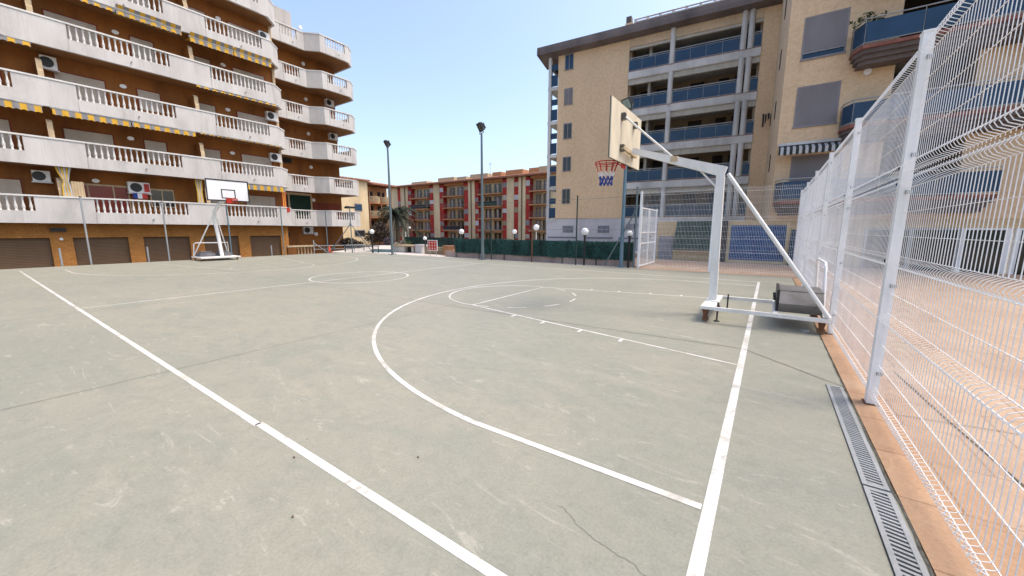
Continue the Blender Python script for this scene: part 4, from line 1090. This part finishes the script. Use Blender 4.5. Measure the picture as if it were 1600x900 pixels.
gp = thing('gate_post', (-4.46, 14.75, 0), 'grey steel post with a slanting stay and small box, left of the open gate', 'post')
MB().tube([(-4.5, 14.78, 0), (-4.5, 14.78, 3.33)], .045, 8).build('pole', 'mast_grey', gp)
MB().tube([(-5.74, 14.7, .05), (-4.53, 14.77, 2.35)], .03, 8).build('stay', 'mast_grey', gp)
MB().box(-4.85, -4.55, 14.68, 14.82, 1.60, 1.84).build('box', 'door_grey', gp)
# net wires strung between the posts of the back line
nw = MB()
for z in (2.95, 1.6): nw.tube([(-19.4, 14.9, z), (-12.2, 14.9, z-.02), (-4.5, 14.78, z)], .006, 4)
tag(nw.build('net_wire', 'net_metal', None, (-12, 14.85, 0)), 'thin tension wires strung along the back of the court', 'wire')

# ------------------------------------------------------------------ floodlight masts
def mast(x, y, h, label, mat='mast_grey', face='glass_dark'):
    t = thing('floodlight_mast', (x, y, 0), label, 'floodlight', 'floodlight masts along the back of the court')
    p = MB(); p.tube([(x, y, 0), (x, y, h*.55), (x, y, h)], .085, 12, .05); p.build('pole', mat, t)
    b = MB(); b.box(x-.17, x+.17, y-.17, y+.17, 0, .02); o = b.build('base_plate', mat, t)
    for i in (-1, 1):
        for j in (-1, 1): MB().lathe([(.025, .02), (.025, .07)], (x+i*.13, y+j*.13, 0), 6).build('bolt', 'galvanised', o)
    M4 = Matrix.Translation((x, y, h+.02)) @ Matrix.Rotation(R(-28), 4, 'Z')
    y_ = MB(M4); y_.tube([(-.22, 0, .28), (-.22, 0, .05), (.22, 0, .05), (.22, 0, .28)], .022, 6); y_.tube([(0, 0, -.1), (0, 0, .06)], .04, 8); y_.build('bracket', 'mast_grey', t)
    M5 = M4 @ Matrix.Translation((0, 0, .34)) @ Matrix.Rotation(R(28), 4, 'X') @ Matrix.Scale(.86, 4)
    l = MB(M5); l.extr([(-.24, -.10, -.20), (.24, -.10, -.20), (.24, -.10, .26), (-.24, -.10, .26)], (0, .13, 0)); l.extr([(-.17, .03, -.15), (.17, .03, -.15), (.17, .03, .18), (-.17, .03, .18)], (0, .14, 0)); l.box(-.27, .27, -.12, -.10, -.23, .29)
    o = l.build('floodlight', 'black', t)
    gl = MB(M5); gl.box(-.22, .22, -.128, -.121, -.18, .24); gl.build('lens', face, o)
    return t
mast(-19.58, 14.3, 6.35, 'grey floodlight mast farthest left, next to the palm tree')
mast(-12.3, 14.35, 6.3, 'grey floodlight mast in the middle, in front of the red strip block')
mast(-5.03, 14.75, 6.25, 'blue grey floodlight mast beside the open gate, its lamp behind the backboard', 'blue_grey', 'lamp_glass')

# ------------------------------------------------------------------ globe lamps
GLG = 'globe lamps along the back of the court'
def globe(x, y, zc, r, label, pole='black', z0=-.1):
    t = thing('globe_lamp', (x, y, z0), label, 'lamp', GLG)
    r *= .88; MB().sphere((x, y, zc), r, 14).build('globe', 'globe_white', t)
    MB().tube([(x, y, z0), (x, y, zc-r*.95)], .05 if pole == 'black' else .035, 8).build('pole', pole, t)
    MB().lathe([(.045, 0), (.085, .07), (.09, .09)], (x, y, zc-r-.06), 10).build('collar', 'black', t)
def on_ray(px, py, Yp):       # plan position and height of a lamp seen in the survey photograph
    f = 586.287; d = Vector(((px-800)/f, (450-py)/f, -1)); w = (cam.matrix_world.to_3x3() @ d)
    k = (Yp+1.207)/w.y; return 0.1456+w.x*k, Yp, 1.5768+w.z*k
for px, py, Yp, r, lab, pole in ((914, 362, 15.2, .20, 'largest white globe lamp, on a black post in front of the hedge screen', 'black'),
                           (984, 365, 15.3, .145, 'white globe lamp on a black post nearest the open gate', 'black'),
                           (721, 362, 16.6, .19, 'white globe lamp at the left end of the hedge screen', 'dark_green'),
                           (664, 372.5, 17.0, .15, 'small low white globe lamp left of the red notice board', 'black'),
                           (804, 362, 24.0, .22, 'white globe lamp on a dark post behind the hedge screen', 'black'),
                           (838, 355.5, 24.0, .27, 'white globe lamp on a white post behind the hedge screen', 'white_paint'),
                           (581, 362, 15.2, .19, 'white globe lamp beside the braced lamp post and the pool', 'black'),
                           (640, 356, 30.0, .16, 'tiny distant white globe lamp right of the palm tree', 'black')):
    x, y, z = on_ray(px, py, Yp); globe(x, y, z, r, lab, pole)

# ------------------------------------------------------------------ hoop by the fence
H1 = thing('basketball_hoop', (0, 6.6, 0), 'white portable basketball hoop with wooden backboard and blue net, by the fence', 'basketball hoop')
fr = MB(); ZF = .25
fr.box(-.74, -.52, 5.92, 7.36, ZF-.02, ZF+.03)
fr.bar((-.52, 5.96, ZF), (1.02, 6.03, ZF-.02), .06, .06); fr.bar((-.52, 7.3, ZF), (1.0, 7.3, ZF), .06, .06)
fr.box(.93, 1.0, 6.06, 7.27, ZF-.03, ZF+.03)
fr.box(.3, .36, 6.02, 7.27, ZF-.028, ZF+.026)
fr.build('base_frame', 'hoop_white', H1)
ps_ = MB(); ps_.bar((-.63, 6.62, ZF+.031), (-.67, 6.62, 2.55), .13, .13, (0, 1, 0)); ps_.box(-.73, -.53, 6.48, 6.76, ZF+.031, ZF+.05); ps_.build('post', 'hoop_white', H1)
am = MB(); a = Vector((-.60, 6.62, 2.60)); b = Vector((-2.2, 6.42, 3.10))
t_ = (b-a).normalized(); k_ = Vector((0, 1, 0)); u_ = t_.cross(k_).normalized()
c0 = [a+k_*.06+u_*.09, a-k_*.06+u_*.09, a-k_*.06-u_*.09, a+k_*.06-u_*.09]; c1 = [b+k_*.05+u_*.05, b-k_*.05+u_*.05, b-k_*.05-u_*.05, b+k_*.05-u_*.05]
am.add(c0+c1, [(3,2,1,0),(4,5,6,7)]+[(i,(i+1)%4,4+(i+1)%4,4+i) for i in range(4)]); am.build('arm', 'hoop_white', H1)
MB().bar((-1.0, 6.6, 2.65), (-.70, 6.62, 2.32), .03, .03).build('brace', 'hoop_white', H1)
MB().tube([(-.55, 6.58, 2.56), (1.0, 6.03, .27)], .032, 10).build('rear_strut', 'hoop_white', H1)
BXP = -2.32
bb = MB(); bb.box(BXP-.02, BXP, 5.5, 7.3, 2.86, 3.88); bo = bb.build('backboard', 'board_wood', H1)
e = MB(); e.box(BXP-.032, BXP-.021, 5.495, 7.305, 2.855, 3.885); e.build('face', 'black', bo)
e = MB(); e.box(BXP-.036, BXP-.0325, 5.55, 7.25, 2.91, 3.83); e.build('face_paint', 'board_white', bo)
for y, z in ((6.05, 3.66), (6.78, 3.66), (6.05, 3.10), (6.78, 3.10)):
    MB().box(BXP, BXP+.07, y-.05, y+.05, z-.06, z+.06).build('bracket', 'dark_steel', bo)
MB().bar((BXP+.06, 6.0, 3.10), (BXP+.06, 6.85, 3.06), .05, .06).build('yoke', 'cream_edge', H1)
MB().tube([(BXP+.05, 6.08, 3.66), (-1.45, 6.5, 2.90)], .02, 8).build('upper_strut', 'hoop_white', H1)
MB().box(-1.5, -1.38, 6.44, 6.56, 2.84, 2.93).build('strut_clip', 'cream_edge', H1)
rm = Vector((BXP-.39, 6.4, 2.93)); RR = .225
rim = MB(); rim.tube([rm+Vector((RR*math.cos(2*math.pi*i/32), RR*math.sin(2*math.pi*i/32), 0)) for i in range(32)], .011, 8, closed=True)
rim.tube([rm+Vector((RR*math.cos(2*math.pi*i/32), RR*math.sin(2*math.pi*i/32), -.045)) for i in range(32)], .007, 6, closed=True)
for s in (-1, 1): rim.tube([rm+Vector((.16, s*.16, 0)), rm+Vector((.35, s*.09, 0))], .011, 6); rim.tube([rm+Vector((.19, s*.1, -.02)), rm+Vector((.35, s*.07, -.12))], .009, 6)
rim.box(rm.x+.335, rm.x+.35, 6.28, 6.52, 2.78, 2.96)
ro = rim.build('rim', 'red_paint', H1)
def net(z_of, mats, parent, rm, RR, n=10):
    levels = [(RR*.98, -.02), (RR*.86, -.10), (RR*.72, -.19), (RR*.60, -.28), (RR*.54, -.37), (RR*.55, -.45)]
    for (i0, i1, mt, thick) in mats:
        m = MB()
        for k in range(n):
            for i in range(i0, i1):
                a0 = 2*math.pi*(k+.5*(i % 2))/n
                for sgn in (-.5, .5):
                    a1 = a0+sgn*2*math.pi/n
                    p = rm+Vector((levels[i][0]*math.cos(a0), levels[i][0]*math.sin(a0), levels[i][1])); q = rm+Vector((levels[i+1][0]*math.cos(a1), levels[i+1][0]*math.sin(a1), levels[i+1][1]))
                    m.tube([p, q], thick, 5)
        m.build('net_cord', mt, parent)
net(None, ((2, 3, 'net_white', .008), (3, 5, 'net_blue', .011)), ro, rm, RR)
m = MB()
for k in range(10):
    a = 2*math.pi*k/10; m.tube([rm+Vector((RR*math.cos(a), RR*math.sin(a), -.01)), rm+Vector((RR*.88*math.cos(a), RR*.88*math.sin(a), -.09)), rm+Vector((RR*.72*math.cos(a), RR*.72*math.sin(a), -.19))], .009, 6)
m.build('net_hanger', 'red_paint', ro)
# counterweight
wt = MB()
wt.extr([(.37, 6.18, .275), (.37, 7.2, .275), (.37, 7.25, .42), (.37, 7.05, .60), (.37, 6.3, .60), (.37, 6.13, .42)], (.56, 0, 0))
wo = wt.build('counterweight', 'weight_grey', H1)
m = MB(); m.extr([(.33, 6.2, .27), (.33, 7.18, .27), (.33, 7.2, .62), (.33, 6.2, .62)], (.038, 0, 0)); m.build('end_plate', 'black', wo)
m = MB(); m.box(.365, .935, 6.3, 7.05, .601, .613); m.build('lid', 'weight_grey', wo)
for y in (6.4, 6.7, 7.0): MB().tube([(.335, y, .45), (.29, y, .45)], .025, 6).build('bolt', 'black', wo)
def caster(parent, x, y, zt, r=.055):
    m = MB(); m.box(x-.06, x+.06, y-.05, y+.05, zt-.02, zt)
    m.extr([(x-.05, y-.035, zt-.02), (x+.05, y-.035, zt-.02), (x+.02, y-.035, r-.01), (x-.02, y-.035, r-.01)], (0, .01, 0)); m.extr([(x-.05, y+.025, zt-.02), (x+.05, y+.025, zt-.02), (x+.02, y+.025, r-.01), (x-.02, y+.025, r-.01)], (0, .01, 0))
    o = m.build('caster', 'rust', parent)
    MB().disc((x, y-.022, r), (0, 1, 0), r, .044, 14).build('wheel', 'wood', o)
for x, y in ((-.66, 6.02), (-.6, 7.26), (.93, 6.1), (.93, 7.22)): caster(H1, x, y, ZF-.03)
for x, y in ((-.49, 6.12), (-.42, 7.20)):
    m = MB(); m.tube([(x, y, .012), (x, y, .34)], .014, 8); m.lathe([(.05, .0), (.045, .015), (.02, .025)], (x, y, 0), 10); m.build('levelling_jack', 'black', H1)
cp = MB(); cp.lathe([(.06, .002), (.06, .014), (.035, .02)], (.74, 6.2, 0), 14); tag(cp.build('metal_cap', 'galvanised', None, (.74, 6.2, 0)), 'small round metal cap on the court beside the hoop base', 'cap')

# ------------------------------------------------------------------ far hoop
H2 = thing('basketball_hoop', (-23.4, 6.4, 0), 'portable basketball hoop with white black-edged backboard in front of the garages', 'basketball hoop')
m = MB(); m.box(-24.1, -22.65, 5.42, 7.08, .13, .19); m.build('base_platform', 'hoop_white', H2)
for x, y in ((-22.75, 5.55), (-22.75, 6.95), (-24.0, 5.55), (-24.0, 6.95)): caster(H2, x, y, .13, .04)
m = MB(); px_ = -23.2
m.tube([(px_, 6.45, .19), (px_-.12, 6.42, 1.2), (px_-.28, 6.39, 2.05), (px_-.18, 6.40, 2.45), (px_+.2, 6.5, 2.8), (px_+.62, 6.6, 3.0)], .085, 10); m.build('post', 'hoop_white', H2)
for y0, y1 in ((5.5, 6.3), (7.0, 6.5)):
    MB().tube([(-24.0, y0, .19), (-23.5, y1, 2.15)], .028, 8).build('strut', 'hoop_white', H2)
m = MB(); m.tube([(-23.9, 5.48, .19), (-23.7, 5.48, .82), (-23.66, 5.56, .88), (-23.3, 6.35, .88)], .028, 8); m.tube([(-23.9, 6.98, .19), (-23.66, 6.9, .88), (-23.3, 6.5, .88)], .024, 8); m.build('handle', 'hoop_white', H2)
for y0, y1 in ((5.55, 6.2), (6.35, 6.9)):
    m = MB(); xs = -23.6
    m.prism([(xs-.25, y0), (xs+.3, y0+.02), (xs+.35, (y0+y1)/2), (xs+.3, y1), (xs-.25, y1-.03)], .191, .36); m.prism([(xs-.15, y0+.08), (xs+.2, y0+.1), (xs+.22, y1-.1), (xs-.15, y1-.08)], .361, .44); m.build('weight_bag', 'bag_grey', H2)
BX2 = -22.5
Mb = Matrix.Translation((BX2, 6.78, 3.47)) @ Matrix.Rotation(R(-2), 4, 'Z')
def Q(): return MB(Mb)
q = Q(); q.box(-.03, 0, -.9, .9, -.525, .525); bo = q.build('backboard', 'board_white', H2)
q = Q()
for a, b, c, d in ((-.9, .9, .465, .525), (-.9, .9, -.525, -.465), (-.9, -.85, -.465, .465), (.85, .9, -.465, .465)): q.box(.001, .012, a, b, c, d)
for a, b, c, d in ((-.3, .3, .015, .06), (-.3, .3, -.39, -.345), (-.3, -.255, -.345, .015), (.255, .3, -.345, .015)): q.box(.001, .006, a, b, c, d)
q.build('border', 'black', bo)
rm2 = Vector((BX2+.40, 6.78, 3.05))
rim = MB(); rim.tube([rm2+Vector((RR*math.cos(2*math.pi*i/28), RR*math.sin(2*math.pi*i/28), 0)) for i in range(28)], .014, 8, closed=True)
rim.tube([rm2+Vector((RR*math.cos(2*math.pi*i/28), RR*math.sin(2*math.pi*i/28), -.06)) for i in range(28)], .010, 6, closed=True)
for s in (-1, 1): rim.tube([rm2+Vector((-.14, s*.17, 0)), rm2+Vector((-.37, s*.1, 0))], .013, 6)
for k in range(10): a = k*.628; rim.tube([rm2+Vector((RR*math.cos(a), RR*math.sin(a), 0)), rm2+Vector((RR*.75*math.cos(a+.2), RR*.75*math.sin(a+.2), -.22))], .007, 5)
rim.box(rm2.x-.395, rm2.x-.37, 6.65, 6.91, 2.86, 3.1); rim.build('rim', 'red_paint', H2)

# small litter on the court: a few leaves and pebbles
for i, (x, y, lab) in enumerate(((-2.46, -.07, 'dark dry leaf lying left of the near sideline'), (-1.75, .42, 'small dark pebble on the slab between the two white lines'), (-1.9, -.35, 'round dark speck of gum by the near sideline'))):
    m = MB(); n = 7
    m.prism([(x+.009*math.cos(k*6.28/n)*random.uniform(.6, 1.2), y+.007*math.sin(k*6.28/n)*random.uniform(.6, 1.2)) for k in range(n)], .001, .008)
    tag(m.build('dry_leaf' if i == 0 else 'pebble', 'trunk', None, (x, y, 0)), lab, 'leaf' if i == 0 else 'pebble')
